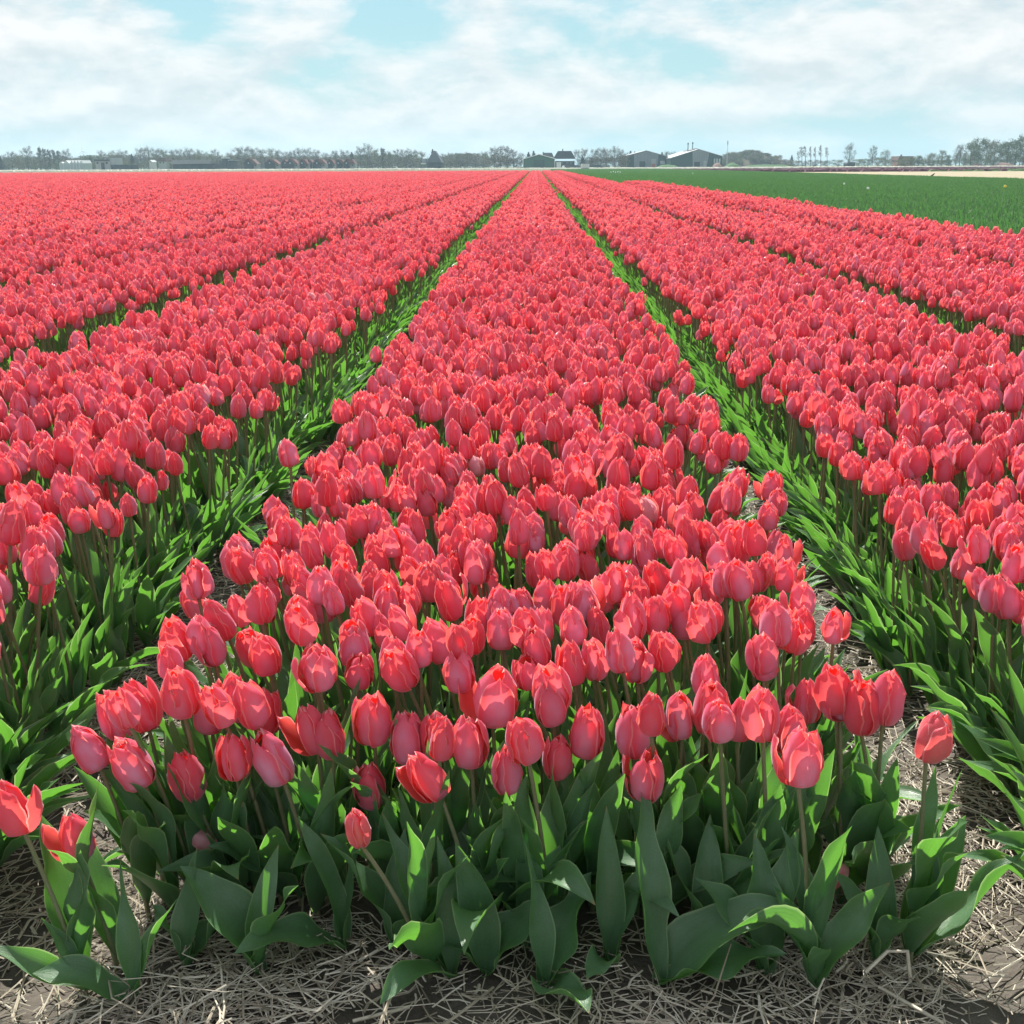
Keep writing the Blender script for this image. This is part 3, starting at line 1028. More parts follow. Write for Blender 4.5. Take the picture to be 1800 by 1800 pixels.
P, IDX, ROT, SCL = [], [], [], []
for k in range(n):
    if k in singles:
        continue
    x, y, bi = pts[k]
    if not (abs(pu[k] - 900) < 1500):
        continue
    P.append((x + leanx[k] + .04, y, float(soil_z(x, y)) if y < 7 else 0.0))
    a_, b_ = BEDS[int(bi)]
    if x - a_ < .31 or b_ - x < .275:
        IDX.append(N_PLANT + int(pr.integers(N_EDGE)))
        ROT.append(pr.normal(0, .35) + (PI if x - a_ < .31 else 0))
    else:
        IDX.append(int(pr.integers(1, N_PLANT)) if pr.random() > .0025 else 0)
        ROT.append(pr.normal(0, .5) + (PI if pr.random() < .12 else 0))
    SCL.append(hgt[k] / .405 * pr.uniform(.95, 1.05))
for bi, (a, b) in enumerate(BEDS):
    yend = bed_end(bi)
    y = NEAR_END + .05
    while y < yend:
        cx = (a + b) / 2
        if -0.55 * y - 3 < cx < 0.50 * y + 3:
            P.append((cx, y, pr.normal(0, .008)))
            IDX.append(N_PLANT + N_EDGE + int(pr.integers(N_TILE)))
            ROT.append(0.0)
            SCL.append(pr.uniform(.97, 1.04))
        y += TILE_L * .985
tf = scatter_object('tulip_mass', P, IDX, ROT, SCL, proto, MATS3)
tag(tf, 'countless coral red tulips filling the long beds to the far edge of the field', 'tulips', None, 'stuff')

# green neighbour field: leaves without flowers
gproto = bpy.data.collections.new('leaf_forms')
for k in range(3):
    acc = Acc()
    for y in np.arange(0, 2.0, .15):
        for x in np.arange(-1, 1, .13):
            for j in range(3):
                V, F, UV = leaf(pr, (x + pr.uniform(-.05, .05), y + pr.uniform(-.06, .06), 0), pr.random() * 6.28, pr.uniform(.22, .33), pr.uniform(.035, .06),
                                pr.uniform(.05, .5), pr.uniform(-.1, .6), pr.normal(0, .4), .3, .005, 3, 4)
                acc.add(V, F, UV, pr.random(), 0)
    gproto.objects.link(bpy.data.objects.new('leaf_stretch_%d' % k, acc.mesh('leaf_form', [M['field_leaf']])))
P, IDX, ROT, SCL = [], [], [], []
for x in np.arange(5.15, 35, 2.0):
    y = 6.0
    while y < 338:
        x0 = 6.95 if y < 62.5 else 5.1
        if x >= x0 - .1 and x < 0.50 * y + 6:
            P.append((x, y, 0))
            IDX.append(int(pr.integers(3)))
            ROT.append(0.0 if pr.random() < .5 else 0.0)
            SCL.append(pr.uniform(.95, 1.08))
        y += 1.98
gf = scatter_object('green_leaf_field', P, IDX, ROT, SCL, gproto, [M['field_leaf']])
tag(gf, 'dense dark green leaves of the flowerless field beside the red beds', 'plants', None, 'stuff')

# ------------------------------------------------------------------ straw mulch
def straw_material():
    m, t, o = new_mat('straw')
    var = var_attr(t)
    uv, u, v = uv_split(t)
    c = ramp(t, var, [(0.0, (0.13, 0.105, 0.08)), (0.3, (0.31, 0.265, 0.20)), (0.65, (0.49, 0.44, 0.35)), (1.0, (0.68, 0.63, 0.53))])
    n1 = noise(t, mapping(t, uv, scale=(4, 9, 1)), 1.0, 4, 0.6)
    c = mix_col(t, ramp(t, n1, [(0.4, 0.0), (0.75, 0.55)]), c, (0.15, 0.12, 0.085))
    p = N(t, 'ShaderNodeBsdfPrincipled')
    p.inputs['Roughness'].default_value = 0.5
    p.inputs['Specular IOR Level'].default_value = 0.4
    L(t, c, p.inputs['Base Color'])
    L(t, p.outputs[0], o.inputs['Surface'])
    return m


M['straw'] = straw_material()
rs = np.random.default_rng(77)


def straw_mass():
    # where straw lies: the headland before the beds, the furrows, thinly under the plants
    X, Y = [], []
    fur = [f for f in FURROWS if -6 < f < 7]
    n_try = 290000
    xs = rs.uniform(-2.3, 2.5, n_try)
    ys = 0.75 + (7.5 - 0.75) * rs.random(n_try) ** 1.7
    d = np.min(np.abs(xs[:, None] - np.array(fur)[None, :]), 1)
    clump = lump(xs, ys, 5, 9) * 1.5 + 0.6
    dens = np.where(ys < 1.75, 0.55, np.where(d < .30, 0.75, 0.12))
    # the bare sandy patch at the corner of the middle bed
    bare = np.exp(-(((xs - .80) / .17) ** 2 + ((ys - 1.42) / .30) ** 2) ** 1.5)
    dens = dens * np.clip(clump, .35, 1.15) * (1 - .88 * bare) * np.clip(1.6 - ys * .12, .4, 1.3)
    keep = (rs.random(n_try) < dens * .78) & (np.abs(xs) < .5 * (ys + .5) + .25)
    xs, ys = xs[keep], ys[keep]
    n = len(xs)
    ln = np.clip(rs.lognormal(-2.95, .6, n), .015, .26)
    wd = rs.uniform(.0006, .0018, n) * np.where(rs.random(n) < .12, 1.7, 1)
    az = rs.random(n) * np.pi * 2
    tilt = rs.normal(0, .10, n) + np.where(rs.random(n) < .05, rs.normal(0, .35, n), 0)
    lift = rs.exponential(.007, n) + .003
    A = np.stack([np.cos(az) * np.cos(tilt), np.sin(az) * np.cos(tilt), np.sin(tilt)], 1)
    S = np.stack([-np.sin(az), np.cos(az), np.zeros(n)], 1)
    U = np.cross(A, S)
    zc = soil_z(xs, ys) + lift + np.abs(np.sin(tilt)) * ln / 2
    C = np.stack([xs, ys, zc], 1)
    kink = rs.normal(0, .012, n) * (ln / .1)
    V = np.zeros((n, 12, 3))
    UVs = np.zeros((n, 12, 2))
    prof = [(-1, 0), (0, 1.0), (1, 0), (0, -1.0)]
    for j, s in enumerate((-.5, .08, .5)):
        mid = C + A * (ln * s)[:, None] + (S * kink[:, None] if j == 1 else 0)
        for q, (a, b) in enumerate(prof):
            V[:, j * 4 + q] = mid + S * (wd * a)[:, None] + U * (wd * .75 * b)[:, None]
            UVs[:, j * 4 + q] = (q / 4, j / 2)
    F = []
    for j in range(2):
        for q in range(4):
            q2 = (q + 1) % 4
            F.append((j * 4 + q, j * 4 + q2, (j + 1) * 4 + q2, (j + 1) * 4 + q))
    F = np.array(F)[None] + (np.arange(n) * 12)[:, None, None]
    var = np.repeat(np.clip(rs.beta(2.2, 1.6, n), 0, 1), 12)
    UVs[:, :, 1] += rs.random(n)[:, None] * 10
    return mesh_from('straw_mulch', V.reshape(-1, 3), F.reshape(-1, 4), UVs.reshape(-1, 2), var, [M['straw']], None, False)


tag(obj('straw_mulch', straw_mass()), 'bleached broken straw scattered over the soil before and between the beds', 'straw', None, 'stuff')


def stalk(pts, rad, label):
    pts = [Vector(p) for p in pts]
    o = pts[0].copy()
    a = Acc()
    a.tube([p - o for p in pts], rad, 6, var=.72)
    tag(obj('straw_stalk', a.mesh('straw_stalk', [M['straw']]), None, o), label, 'straw', 'long loose straw stalks')


def gp(px, py, z=.012):
    return on_ground(px, py, z)


stalk([gp(1600, 1725), at(1595, 1672, 1.585), at(1560, 1672, 1.60), at(1520, 1710, 1.56)], .0032, 'dry bent stalk sticking up at the right corner of the middle bed')
stalk([gp(1632, 1203, .06), gp(1700, 1232, .03)], .0026, 'long pale straw stalk jutting from the furrow beside the right bed')
stalk([gp(1545, 1735), gp(1660, 1800, .02)], .003, 'long grey straw lying at the foot of the middle bed, right corner')
stalk([gp(620, 1795, .01), gp(720, 1770, .014)], .003, 'long flat straw lying in the shade at the foot of the middle bed')
stalk([gp(225, 1760, .01), at(226, 1752, 1.5), gp(200, 1800, .01)], .0026, 'broken straw arched over the ground by the left corner')
stalk([gp(1100, 1795), gp(1185, 1800)], .0028, 'straw lying below the curled leaves at mid-edge')
stalk([gp(318, 1722, .0), at(316, 1705, 1.56)], .004, 'short upright stubble stump between leaves near the left corner')

# ------------------------------------------------------------------ far fields: strips of colour
def bloom_mat(name, c, c2, trans, amt=.5):
    m = simple_mat(name, c, .9, .1, .5, .1, 0.0, c2)
    t = m.node_tree
    o = next(q for q in t.nodes if q.type == 'OUTPUT_MATERIAL')
    p = next(q for q in t.nodes if q.type == 'BSDF_PRINCIPLED')
    tr = N(t, 'ShaderNodeBsdfTranslucent')
    tr.inputs['Color'].default_value = (*trans, 1)
    mx = N(t, 'ShaderNodeMixShader')
    mx.inputs[0].default_value = amt
    L(t, p.outputs[0], mx.inputs[1])
    L(t, tr.outputs[0], mx.inputs[2])
    L(t, mx.outputs[0], o.inputs['Surface'])
    return m


M['white_bloom'] = bloom_mat('white_bloom', (0.88, 0.87, 0.82), (0.75, 0.75, 0.66), (0.95, 0.94, 0.86))
M['purple_bloom'] = simple_mat('purple_bloom', (0.13, 0.045, 0.075), 0.9, 0.1, 0.25, 0.1, c2=(0.085, 0.045, 0.05))
M['dark_bloom'] = simple_mat('dark_bloom', (0.075, 0.032, 0.045), 0.9, 0.1, 0.3, 0.1)
M['red_bloom'] = simple_mat('red_bloom', (0.70, 0.06, 0.10), 0.9, 0.1, 0.4, 0.1)
M['low_green'] = simple_mat('low_green', (0.06, 0.13, 0.045), 0.9, 0.1, 0.3, 0.1, c2=(0.09, 0.12, 0.05))


def bloom_strip(name, x0, x1, y0, y1, h, mat, label, cat, seed, step=.6, rows=8):
    """a strip of low flowers far off: rows of small upright tufts"""
    r = np.random.default_rng(seed)
    X, Y = [], []
    nx = int((x1 - x0) / step)
    xx = np.tile(np.linspace(x0, x1, nx), rows) + r.uniform(-step, step, nx * rows) * .5
    yy = np.repeat(np.linspace(y0, y1, rows), nx) + r.uniform(-.5, .5, nx * rows) * (y1 - y0) / rows
    n = len(xx)
    hh = h * r.uniform(.75, 1.15, n)
    ww = step * r.uniform(.6, 1.0, n)
    a = r.uniform(-.5, .5, n)
    V = np.zeros((n, 5, 3))
    for q, (sx, sy) in enumerate(((-1, -1), (1, -1), (1, 1), (-1, 1))):
        V[:, q, 0] = xx + ww * sx
        V[:, q, 1] = yy + ww * sy
        V[:, q, 2] = -.05
    V[:, 4] = np.stack([xx + a * ww, yy, hh], 1)
    # cut pyramid: raise a smaller top
    W = np.zeros((n, 8, 3))
    W[:, :4] = V[:, :4]
    W[:, 4:, :2] = V[:, 4:5, :2] + (V[:, :4, :2] - np.stack([xx, yy], 1)[:, None, :]) * .62
    W[:, 4:, 2] = hh[:, None] * (1 + r.uniform(-.12, .12, (n, 4)))
    F = np.array([(0, 1, 5, 4), (1, 2, 6, 5), (2, 3, 7, 6), (3, 0, 4, 7), (4, 5, 6, 7)])
    Fq = (F[None] + (np.arange(n) * 8)[:, None, None]).reshape(-1, 4)
    o = obj(name, mesh_from(name, W.reshape(-1, 3), Fq, None, None, [mat], None, False))
    return tag(o, label, cat, None, 'stuff')


bloom_strip('white_flower_strip', -300, 330, 428, 442, .42, M['white_bloom'], 'thin strip of white flowers across the far end of the fields', 'flowers', 1, .8, 6)
bloom_strip('purple_flower_strip', 34.6, 84, 219, 318, .30, M['purple_bloom'], 'dull purple flower bed beyond the sandy strip', 'flowers', 2, .9, 40)
bloom_strip('dark_flower_strip', 85, 330, 262, 385, .30, M['dark_bloom'], 'dark maroon flower bed beneath the far white strip', 'flowers', 3, 1.6, 40)
bloom_strip('low_green_strip', 70, 260, 218, 258, .22, M['low_green'], 'low green crop strip between sand and dark maroon bed', 'plants', 4, 1.0, 20)
bloom_strip('far_red_strip', 172, 230, 398, 412, .45, M['red_bloom'], 'small strip of red flowers under the big trees at the far edge', 'flowers', 5, .7, 8)

# ------------------------------------------------------------------ single flowers in the green field
def far_flower(px, py, mat, label, group, scale=1.0, z=.40):
    b = on_ground(px, py, z)
    r = np.random.default_rng(int(px * 7 + py))
    st = [mesh_from('petal', V, F, UV, .5, [mat]) for V, F, UV in flower_petals(r, .085 * scale, .036 * scale, .12, None, 5, 6)]
    make_tulip(r, (b.x, b.y, 0), (b.x, b.y, z - .04), label, group, st, None, 1.0)


far_flower(1767, 328, M['yellow_petal'], 'single yellow tulip standing in the green leaf field', None, 1.25, .42)
for k, (px, py) in enumerate([(1074, 303.0), (1078, 302.2), (1082, 303.2), (1086, 302.4), (1090, 303.0)]):
    far_flower(px, py, M['white_petal'], 'white flower in the little patch within the green field', 'stray white flowers in the green field', 1.7, .44)
for px, py, lab in [(1484, 323, 'lone pale flower in the green field below the tall bare trees'), (1526, 331, 'lone pale flower low in the green field'), (1218, 304.5, 'lone pale flower far out in the green field before the biggest barn')]:
    far_flower(px, py, M['white_petal'], lab, None, 1.1, .40)

# ------------------------------------------------------------------ trees
def tree_mat(name, c, c2):
    m, t, o = new_mat(name)
    var = var_attr(t)
    p = N(t, 'ShaderNodeBsdfPrincipled')
    p.inputs['Roughness'].default_value = 0.85
    p.inputs['Specular IOR Level'].default_value = 0.15
    L(t, mix_col(t, var, c, c2), p.inputs['Base Color'])
    L(t, p.outputs[0], o.inputs['Surface'])
    return m


M['bark'] = tree_mat('bark', (0.075, 0.060, 0.048), (0.12, 0.10, 0.08))
M['twig'] = tree_mat('twigs', (0.085, 0.085, 0.062), (0.18, 0.175, 0.125))
M['bud'] = tree_mat('budding_leaves', (0.095, 0.115, 0.04), (0.20, 0.20, 0.08))
M['spring'] = tree_mat('spring_leaves', (0.055, 0.095, 0.035), (0.13, 0.17, 0.06))
M['evergreen'] = tree_mat('evergreen_needles', (0.018, 0.036, 0.022), (0.045, 0.07, 0.04))


def quads_at(r, C, size, n_dir=None, stretch=1.0):
    """small randomly turned faces at points C"""
    n = len(C)
    a = r.normal(size=(n, 3)) if n_dir is None else n_dir + r.normal(0, .45, (n, 3))
    a /= np.linalg.norm(a, axis=1)[:, None]
    b = np.cross(a, r.normal(size=(n, 3)))
    b /= np.linalg.norm(b, axis=1)[:, None] + 1e-9
    s = size * r.uniform(.6, 1.4, n)
    V = np.stack([C - a * (s * stretch)[:, None], C + b * (s * .5)[:, None], C + a * (s * stretch)[:, None], C - b * (s * .5)[:, None]], 1)
    F = np.arange(n * 4).reshape(n, 4)
    return V.reshape(-1, 3), F


def grow(r, H, spread, lean=(0, 0), n_limb=14, first=.25, up=.5, wind=0.0):
    """unit-ish tree skeleton: returns trunk Acc, tips and directions"""
    a = Acc()
    tr = [np.array([lean[0] * (s ** 1.5), lean[1] * s, s * H]) + np.array([r.normal(0, .012), r.normal(0, .012), 0]) * H * s for s in np.linspace(0, .92, 7)]
    tr = np.array(tr)
    a.tube(tr, np.linspace(.024, .006, 7) * H, 6, var=r.random())
    tips, dirs = [], []
    for i in range(n_limb):
        s = first + (1 - first) * (i + r.random()) / n_limb * .92
        p0 = np.array([np.interp(s, np.linspace(0, .92, 7), tr[:, k]) for k in range(3)])
        az = i * 2.4 + r.normal(0, .4)
        reach = spread * (1.05 - .55 * abs(s - .5) / .5 - .35 * max(0, s - .6)) * r.uniform(.75, 1.1)
        d = np.array([math.cos(az) + wind, math.sin(az), up + r.normal(0, .15)])
        d /= np.linalg.norm(d)
        p1 = p0 + d * reach * .55
        d2 = d + np.array([r.normal(0, .2) + wind * .5, r.normal(0, .2), .35])
        d2 /= np.linalg.norm(d2)
        p2 = p1 + d2 * reach * .55
        a.tube(np.array([p0, p1, p2]), np.array([.0085, .005, .002]) * H * (1.1 - .5 * s), 4, var=r.random())
        for q in range(5):
            t0 = r.uniform(.3, 1.0)
            pb = p0 + (p1 - p0) * t0 if t0 < .5 else p1 + (p2 - p1) * (t0 - .3)
            dd = d2 + r.normal(0, .55, 3) + np.array([wind * .4, 0, .2])
            dd /= np.linalg.norm(dd)
            pe = pb + dd * reach * r.uniform(.25, .5)
            a.tube(np.array([pb, pe]), np.array([.0035, .0012]) * H, 3, var=r.random())
            tips.append((pb + pe) / 2)
            dirs.append(dd)
            tips.append(pe)
            dirs.append(dd)
    return a, np.array(tips), np.array(dirs)


def make_tree_form(kind, seed):
    """returns (trunk mesh, crown mesh) for a tree 1 m tall; scaled on placing"""
    r = np.random.default_rng(seed)
    H = 1.0
    cr = Acc()
    if kind == 'bare':
        tk, tips, dirs = grow(r, H, .36, n_limb=18, first=.16, up=.65)
        k = r.integers(0, len(tips), 2300)
        C = tips[k] + r.normal(0, .042, (2300, 3))
        V, F = quads_at(r, C, .026, dirs[k], 1.0)
        V2 = V.reshape(-1, 4, 3)
        mid = (V2[:, 1] + V2[:, 3]) / 2
        V2[:, 1] = mid + (V2[:, 1] - mid) * .30
        V2[:, 3] = mid + (V2[:, 3] - mid) * .30
        cr.add(V2.reshape(-1, 3), F, None, np.repeat(r.random(2300), 4))
        mat = M['twig']
    elif kind == 'poplar':
        tk, tips, dirs = grow(r, H, .20, n_limb=18, first=.08, up=1.6)
        k = r.integers(0, len(tips), 1700)
        C = tips[k] + r.normal(0, .028, (1700, 3))
        V, F = quads_at(r, C, .030, dirs[k] + np.array([0, 0, 1.0]), 1.0)
        V2 = V.reshape(-1, 4, 3)
        mid = (V2[:, 1] + V2[:, 3]) / 2
        V2[:, 1] = mid + (V2[:, 1] - mid) * .35
        V2[:, 3] = mid + (V2[:, 3] - mid) * .35
        cr.add(V2.reshape(-1, 3), F, None, np.repeat(r.random(1700), 4))
        mat = M['twig']
    elif kind in ('bud', 'spring'):
        tk, tips, dirs = grow(r, H, .38, n_limb=18, first=.12, up=.55)
        m = 2600 if kind == 'spring' else 1900
        k = r.integers(0, len(tips), m)
        C = tips[k] + r.normal(0, .05, (m, 3))
        V, F = quads_at(r, C, .020, None, .8)
        cr.add(V, F, None, np.repeat(r.random(m), 4))
        mat = M['spring'] if kind == 'spring' else M['bud']
    elif kind == 'bent':
        tk, tips, dirs = grow(r, H, .17, lean=(-.12, 0), n_limb=12, first=.45, up=.6, wind=-.5)
        k = r.integers(0, len(tips), 520)
        C = tips[k] + r.normal(0, .022, (520, 3))
        V, F = quads_at(r, C, .026, dirs[k], 1.0)
        V2 = V.reshape(-1, 4, 3)
        mid = (V2[:, 1] + V2[:, 3]) / 2
        V2[:, 1] = mid + (V2[:, 1] - mid) * .3
        V2[:, 3] = mid + (V2[:, 3] - mid) * .3
        cr.add(V2.reshape(-1, 3), F, None, np.repeat(r.random(520), 4))
        mat = M['twig']
    elif kind == 'conifer':
        tk, tips, dirs = grow(r, H, .26, n_limb=24, first=.10, up=.25)
        m = 2600
        zz = r.random(m) ** 1.3
        rad = (.30 * (1 - zz) + .015) * np.sqrt(r.random(m)) * (1 + .3 * np.sin(zz * 40))
        az = r.random(m) * 6.28
        C = np.stack([rad * np.cos(az), rad * np.sin(az), .06 + zz * .94], 1)
        V, F = quads_at(r, C, .026, None, 1.0)
        cr.add(V, F, None, np.repeat(r.random(m), 4))
        mat = M['evergreen']
    else:  # bush
        tk, tips, dirs = grow(r, H * .8, .55, n_limb=14, first=.05, up=.6)
        m = 2200
        k = r.integers(0, len(tips), m)
        C = tips[k] * np.array([1.2, 1.2, 1]) + r.normal(0, .07, (m, 3))
        C[:, 2] = np.clip(np.abs(C[:, 2]), .01, 1.0)
        V, F = quads_at(r, C, .032, None, .8)
        cr.add(V, F, None, np.repeat(r.random(m), 4))
        mat = {'bush': M['bud'], 'twig_bush': M['twig'], 'green_bush': M['spring']}[kind]
    return tk.mesh('trunk', [M['bark']]), cr.mesh('crown', [mat], False)


FORMS = {}
for kind, cnt in (('bare', 5), ('poplar', 3), ('bud', 4), ('spring', 4), ('bent', 4), ('conifer', 2), ('bush', 3), ('twig_bush', 3), ('green_bush', 3)):
    FORMS[kind] = [make_tree_form(kind, 100 + 10 * len(FORMS) + q) for q in range(cnt)]
TREE_NAME = {'bare': 'bare_tree', 'poplar': 'poplar_tree', 'bud': 'budding_tree', 'spring': 'leafy_tree', 'bent': 'wind_bent_tree', 'conifer': 'conifer_tree',
             'bush': 'budding_shrub', 'twig_bush': 'bare_shrub', 'green_bush': 'green_shrub'}
LOOK = {'bare': 'bare grey-brown tree with fine twigs', 'poplar': 'slim upright bare poplar', 'bud': 'yellow-green budding tree', 'spring': 'rounded tree in fresh green leaf',
        'bent': 'thin wind-bent bare tree', 'conifer': 'dark evergreen tree', 'bush': 'yellowish budding shrub', 'twig_bush': 'brown leafless shrub', 'green_bush': 'low green shrub'}
rtree = np.random.default_rng(5)


def tree(kind, px, ytop, Y, wide=1.0, label=None, group=None):
    b = at(px, 291, Y)
    top = at(px, ytop, Y)
    h = max(top.z, .8)
    tk, cr = FORMS[kind][int(rtree.integers(len(FORMS[kind])))]
    root = bpy.data.objects.new(TREE_NAME[kind], None)
    col.objects.link(root)
    root.location = (b.x, Y, -.06)
    root.rotation_euler = (0, 0, 0 if kind == 'bent' else rtree.random() * 6.28)
    root.scale = (h * wide * rtree.uniform(.92, 1.08), h * wide, h / .98)
    obj('trunk', tk, root)
    obj('crown', cr, root)
    tag(root, label or LOOK[kind], 'shrub' if 'bush' in kind else 'tree', group)
    return root


# stretches of the tree line, named after what stands in front of them
def stretch(where, items, Y0, Y1, grp):
    for it in items:
        kind, px, yt = it[:3]
        wd = it[3] if len(it) > 3 else 1.0
        tree(kind, px, yt, rtree.uniform(Y0, Y1), wd, LOOK[kind] + ' ' + where, grp)


stretch('in the tree line by the white glasshouses', [
    ('bare', 8, 274), ('bare', 22, 269, 1.1), ('bud', 33, 274), ('bare', 50, 262, 1.05), ('poplar', 72, 261), ('poplar', 80, 263), ('poplar', 88, 265), ('poplar', 96, 265), ('poplar', 104, 266),
    ('bare', 118, 266, 1.1), ('bud', 62, 277, 1.3), ('bush', 40, 282, 1.2), ('conifer', 2, 275), ('twig_bush', 132, 279, 1.2), ('bush', 85, 280, 1.4), ('bush', 15, 284, 1.4), ('green_bush', 100, 287, 1.4), ('bush', 60, 288, 1.5)],
    505, 560, 'trees by the white glasshouses')
stretch('between the turbine and the long dark shed', [
    ('conifer', 160, 276, 1.2), ('bare', 180, 268, 1.1), ('bud', 200, 268), ('bare', 216, 266, 1.1), ('conifer', 233, 271, 1.1), ('bare', 248, 263), ('bare', 263, 261, 1.1), ('bare', 277, 264), ('bud', 290, 265),
    ('bush', 165, 286, 1.5), ('bush', 215, 283, 1.6), ('bush', 240, 287, 1.6), ('bush', 265, 286, 1.5), ('bush', 285, 287, 1.5), ('bush', 298, 286, 1.4), ('twig_bush', 225, 277, 1.4), ('twig_bush', 205, 282, 1.4)],
    500, 560, 'trees between turbine and long shed')
stretch('rising behind the long dark shed', [
    ('bare', 305, 266, 1.1), ('bare', 320, 265, 1.1), ('bare', 335, 263, 1.1), ('bud', 350, 266, 1.1), ('bud', 364, 270), ('bare', 380, 265), ('twig_bush', 315, 274, 1.6), ('twig_bush', 345, 274, 1.6), ('bud', 405, 270, .9),
    ('conifer', 388, 281, 1.5), ('twig_bush', 372, 277, 1.5)], 515, 565, 'trees behind the long shed')
stretch('behind the row of red-roofed houses', [
    ('bare', 420, 262, 1.15), ('bare', 432, 261, 1.2), ('bare', 446, 263, 1.2), ('bare', 462, 265, 1.2), ('bud', 478, 264, 1.2), ('bare', 490, 266, 1.2), ('bare', 504, 269, 1.2), ('bare', 527, 264, 1.15), ('bare', 541, 264, 1.15),
    ('bare', 556, 266, 1.15), ('bare', 574, 271, 1.15), ('bare', 590, 267, 1.15), ('bare', 606, 266, 1.15), ('conifer', 619, 268, 1.2), ('conifer', 592, 280, 1.4), ('twig_bush', 455, 274, 1.8), ('twig_bush', 485, 274, 1.8), ('twig_bush', 515, 276, 1.8),
    ('twig_bush', 545, 274, 1.8), ('twig_bush', 580, 277, 1.8), ('twig_bush', 612, 277, 1.6), ('bare', 514, 268, 1.1), ('twig_bush', 425, 274, 1.6)], 520, 580, 'trees behind the red-roofed houses')
stretch('between the red-roofed houses and the pointed grey roof', [
    ('bare', 634, 262), ('bare', 647, 257, .95), ('bud', 659, 264, .9), ('poplar', 673, 262, 1.4), ('bare', 684, 268), ('bare', 700, 265, 1.1), ('bare', 714, 264, 1.1), ('bare', 728, 266, 1.1), ('bud', 741, 268), ('bud', 665, 274, 1.2),
    ('bush', 640, 283, 1.6), ('twig_bush', 625, 282, 1.6), ('twig_bush', 655, 277, 1.6), ('twig_bush', 690, 277, 1.8), ('twig_bush', 720, 277, 1.8), ('bush', 676, 285, 1.6), ('bush', 705, 286, 1.6)], 500, 560, 'trees by the pointed roof')
stretch('between the pointed grey roof and the green barn', [
    ('twig_bush', 735, 281, 1.6), ('bare', 778, 272, 1.2), ('bare', 792, 271, 1.2), ('bare', 806, 271, 1.2), ('bare', 822, 270, 1.2), ('bare', 836, 272, 1.2), ('bare', 850, 269, 1.2), ('twig_bush', 785, 279, 1.8), ('twig_bush', 810, 279, 1.8), ('twig_bush', 832, 279, 1.8),
    ('twig_bush', 855, 279, 1.8), ('bush', 798, 284, 1.6), ('bush', 772, 284, 1.4)], 520, 580, 'trees before the green barn')
stretch('in the wind-blown clump touching the green barn', [
    ('bare', 869, 261, 1.0), ('bare', 880, 260, 1.0), ('bare', 892, 261, 1.0), ('bare', 903, 266, 1.0), ('twig_bush', 872, 274, 1.4), ('twig_bush', 890, 274, 1.4), ('twig_bush', 908, 277, 1.2)], 452, 470, 'clump beside the green barn')
stretch('behind the ridge of the green barn', [('conifer', 929, 268, 1.3), ('conifer', 938, 266, 1.2), ('bare', 916, 271, 1.0)], 520, 540, 'trees behind the green barn')
stretch('between the dark farmhouse and the grey barn', [
    ('bare', 1016, 266), ('bare', 1028, 264, 1.0), ('conifer', 1024, 275, 1.5), ('bare', 1046, 264, 1.05), ('bare', 1056, 263, 1.05), ('bare', 1066, 265, 1.05), ('bare', 1080, 261, .95), ('bare', 1090, 265, 1.0), ('bare', 1099, 271, 1.0),
    ('twig_bush', 1040, 276, 1.4), ('twig_bush', 1052, 275, 1.5), ('twig_bush', 1066, 276, 1.5), ('twig_bush', 1082, 274, 1.4), ('twig_bush', 1096, 277, 1.3), ('twig_bush', 1032, 280, 1.3)], 455, 490, 'clump by the dark farmhouse')
stretch('peeping over the grey barn roof', [('conifer', 1108, 266, 1.3), ('conifer', 1115, 267, 1.3), ('conifer', 1163, 268, 1.3), ('bare', 1172, 268, 1.1), ('bare', 1183, 269, 1.1)], 540, 560, 'trees behind the barns')
FILL = {'in the tree line by the white glasshouses': (0, 150, 'trees by the white glasshouses'), 'between the turbine and the long dark shed': (152, 300, 'trees between turbine and long shed'),
        'rising behind the long dark shed': (302, 412, 'trees behind the long shed'), 'behind the row of red-roofed houses': (416, 626, 'trees behind the red-roofed houses'),
        'between the red-roofed houses and the pointed grey roof': (628, 750, 'trees by the pointed roof'), 'between the pointed grey roof and the green barn': (772, 865, 'trees before the green barn')}
for where, (xa_, xb_, grp_) in FILL.items():
    px = xa_
    while px < xb_:
        kd = ('twig_bush', 'bush', 'twig_bush', 'green_bush')[int(rtree.integers(4))]
        stretch(where, [(kd, px, rtree.uniform(271, 281) - .004 * (px - 450), 1.5)], 585, 640, grp_)
        px += rtree.uniform(6, 10)
BENT = [1404, 1410, 1416, 1425, 1433, 1443, 1454]
for k, px in enumerate(BENT):
    tree('bent', px, [266, 258, 257, 258, 259, 256, 259][k], 520 + 3 * k, [.8, .8, .9, .75, .7, .8, .75][k],
         ['first', 'second', 'third', 'fourth', 'fifth', 'sixth', 'last'][k] + ' thin wind-bent tree in the row right of the scrubby hill', 'row of wind-bent trees')
tree('bare', 1492, 256, 500, .85, 'dark bushy-crowned bare tree standing alone above the little dark shed', None)
tree('bare', 1533, 259, 500, .8, 'taller of the two lone bare trees near the brick house', None)
tree('bud', 1556, 266, 505, 1.0, 'shorter of the two lone bare trees near the brick house', None)
stretch('low along the horizon between hill and brick house', [
    ('twig_bush', 1365, 282, 1.6), ('twig_bush', 1380, 280, 1.6), ('bush', 1398, 282, 1.6), ('twig_bush', 1430, 281, 1.8), ('green_bush', 1450, 282, 1.6), ('bush', 1472, 281, 1.8), ('conifer', 1391, 273, 1.0), ('bush', 1510, 280, 1.8),
    ('green_bush', 1525, 279, 1.6), ('bush', 1545, 277, 1.6), ('bush', 1562, 279, 1.6), ('twig_bush', 1412, 283, 1.6), ('bush', 1495, 284, 1.4)], 560, 620, 'scrub along the horizon')
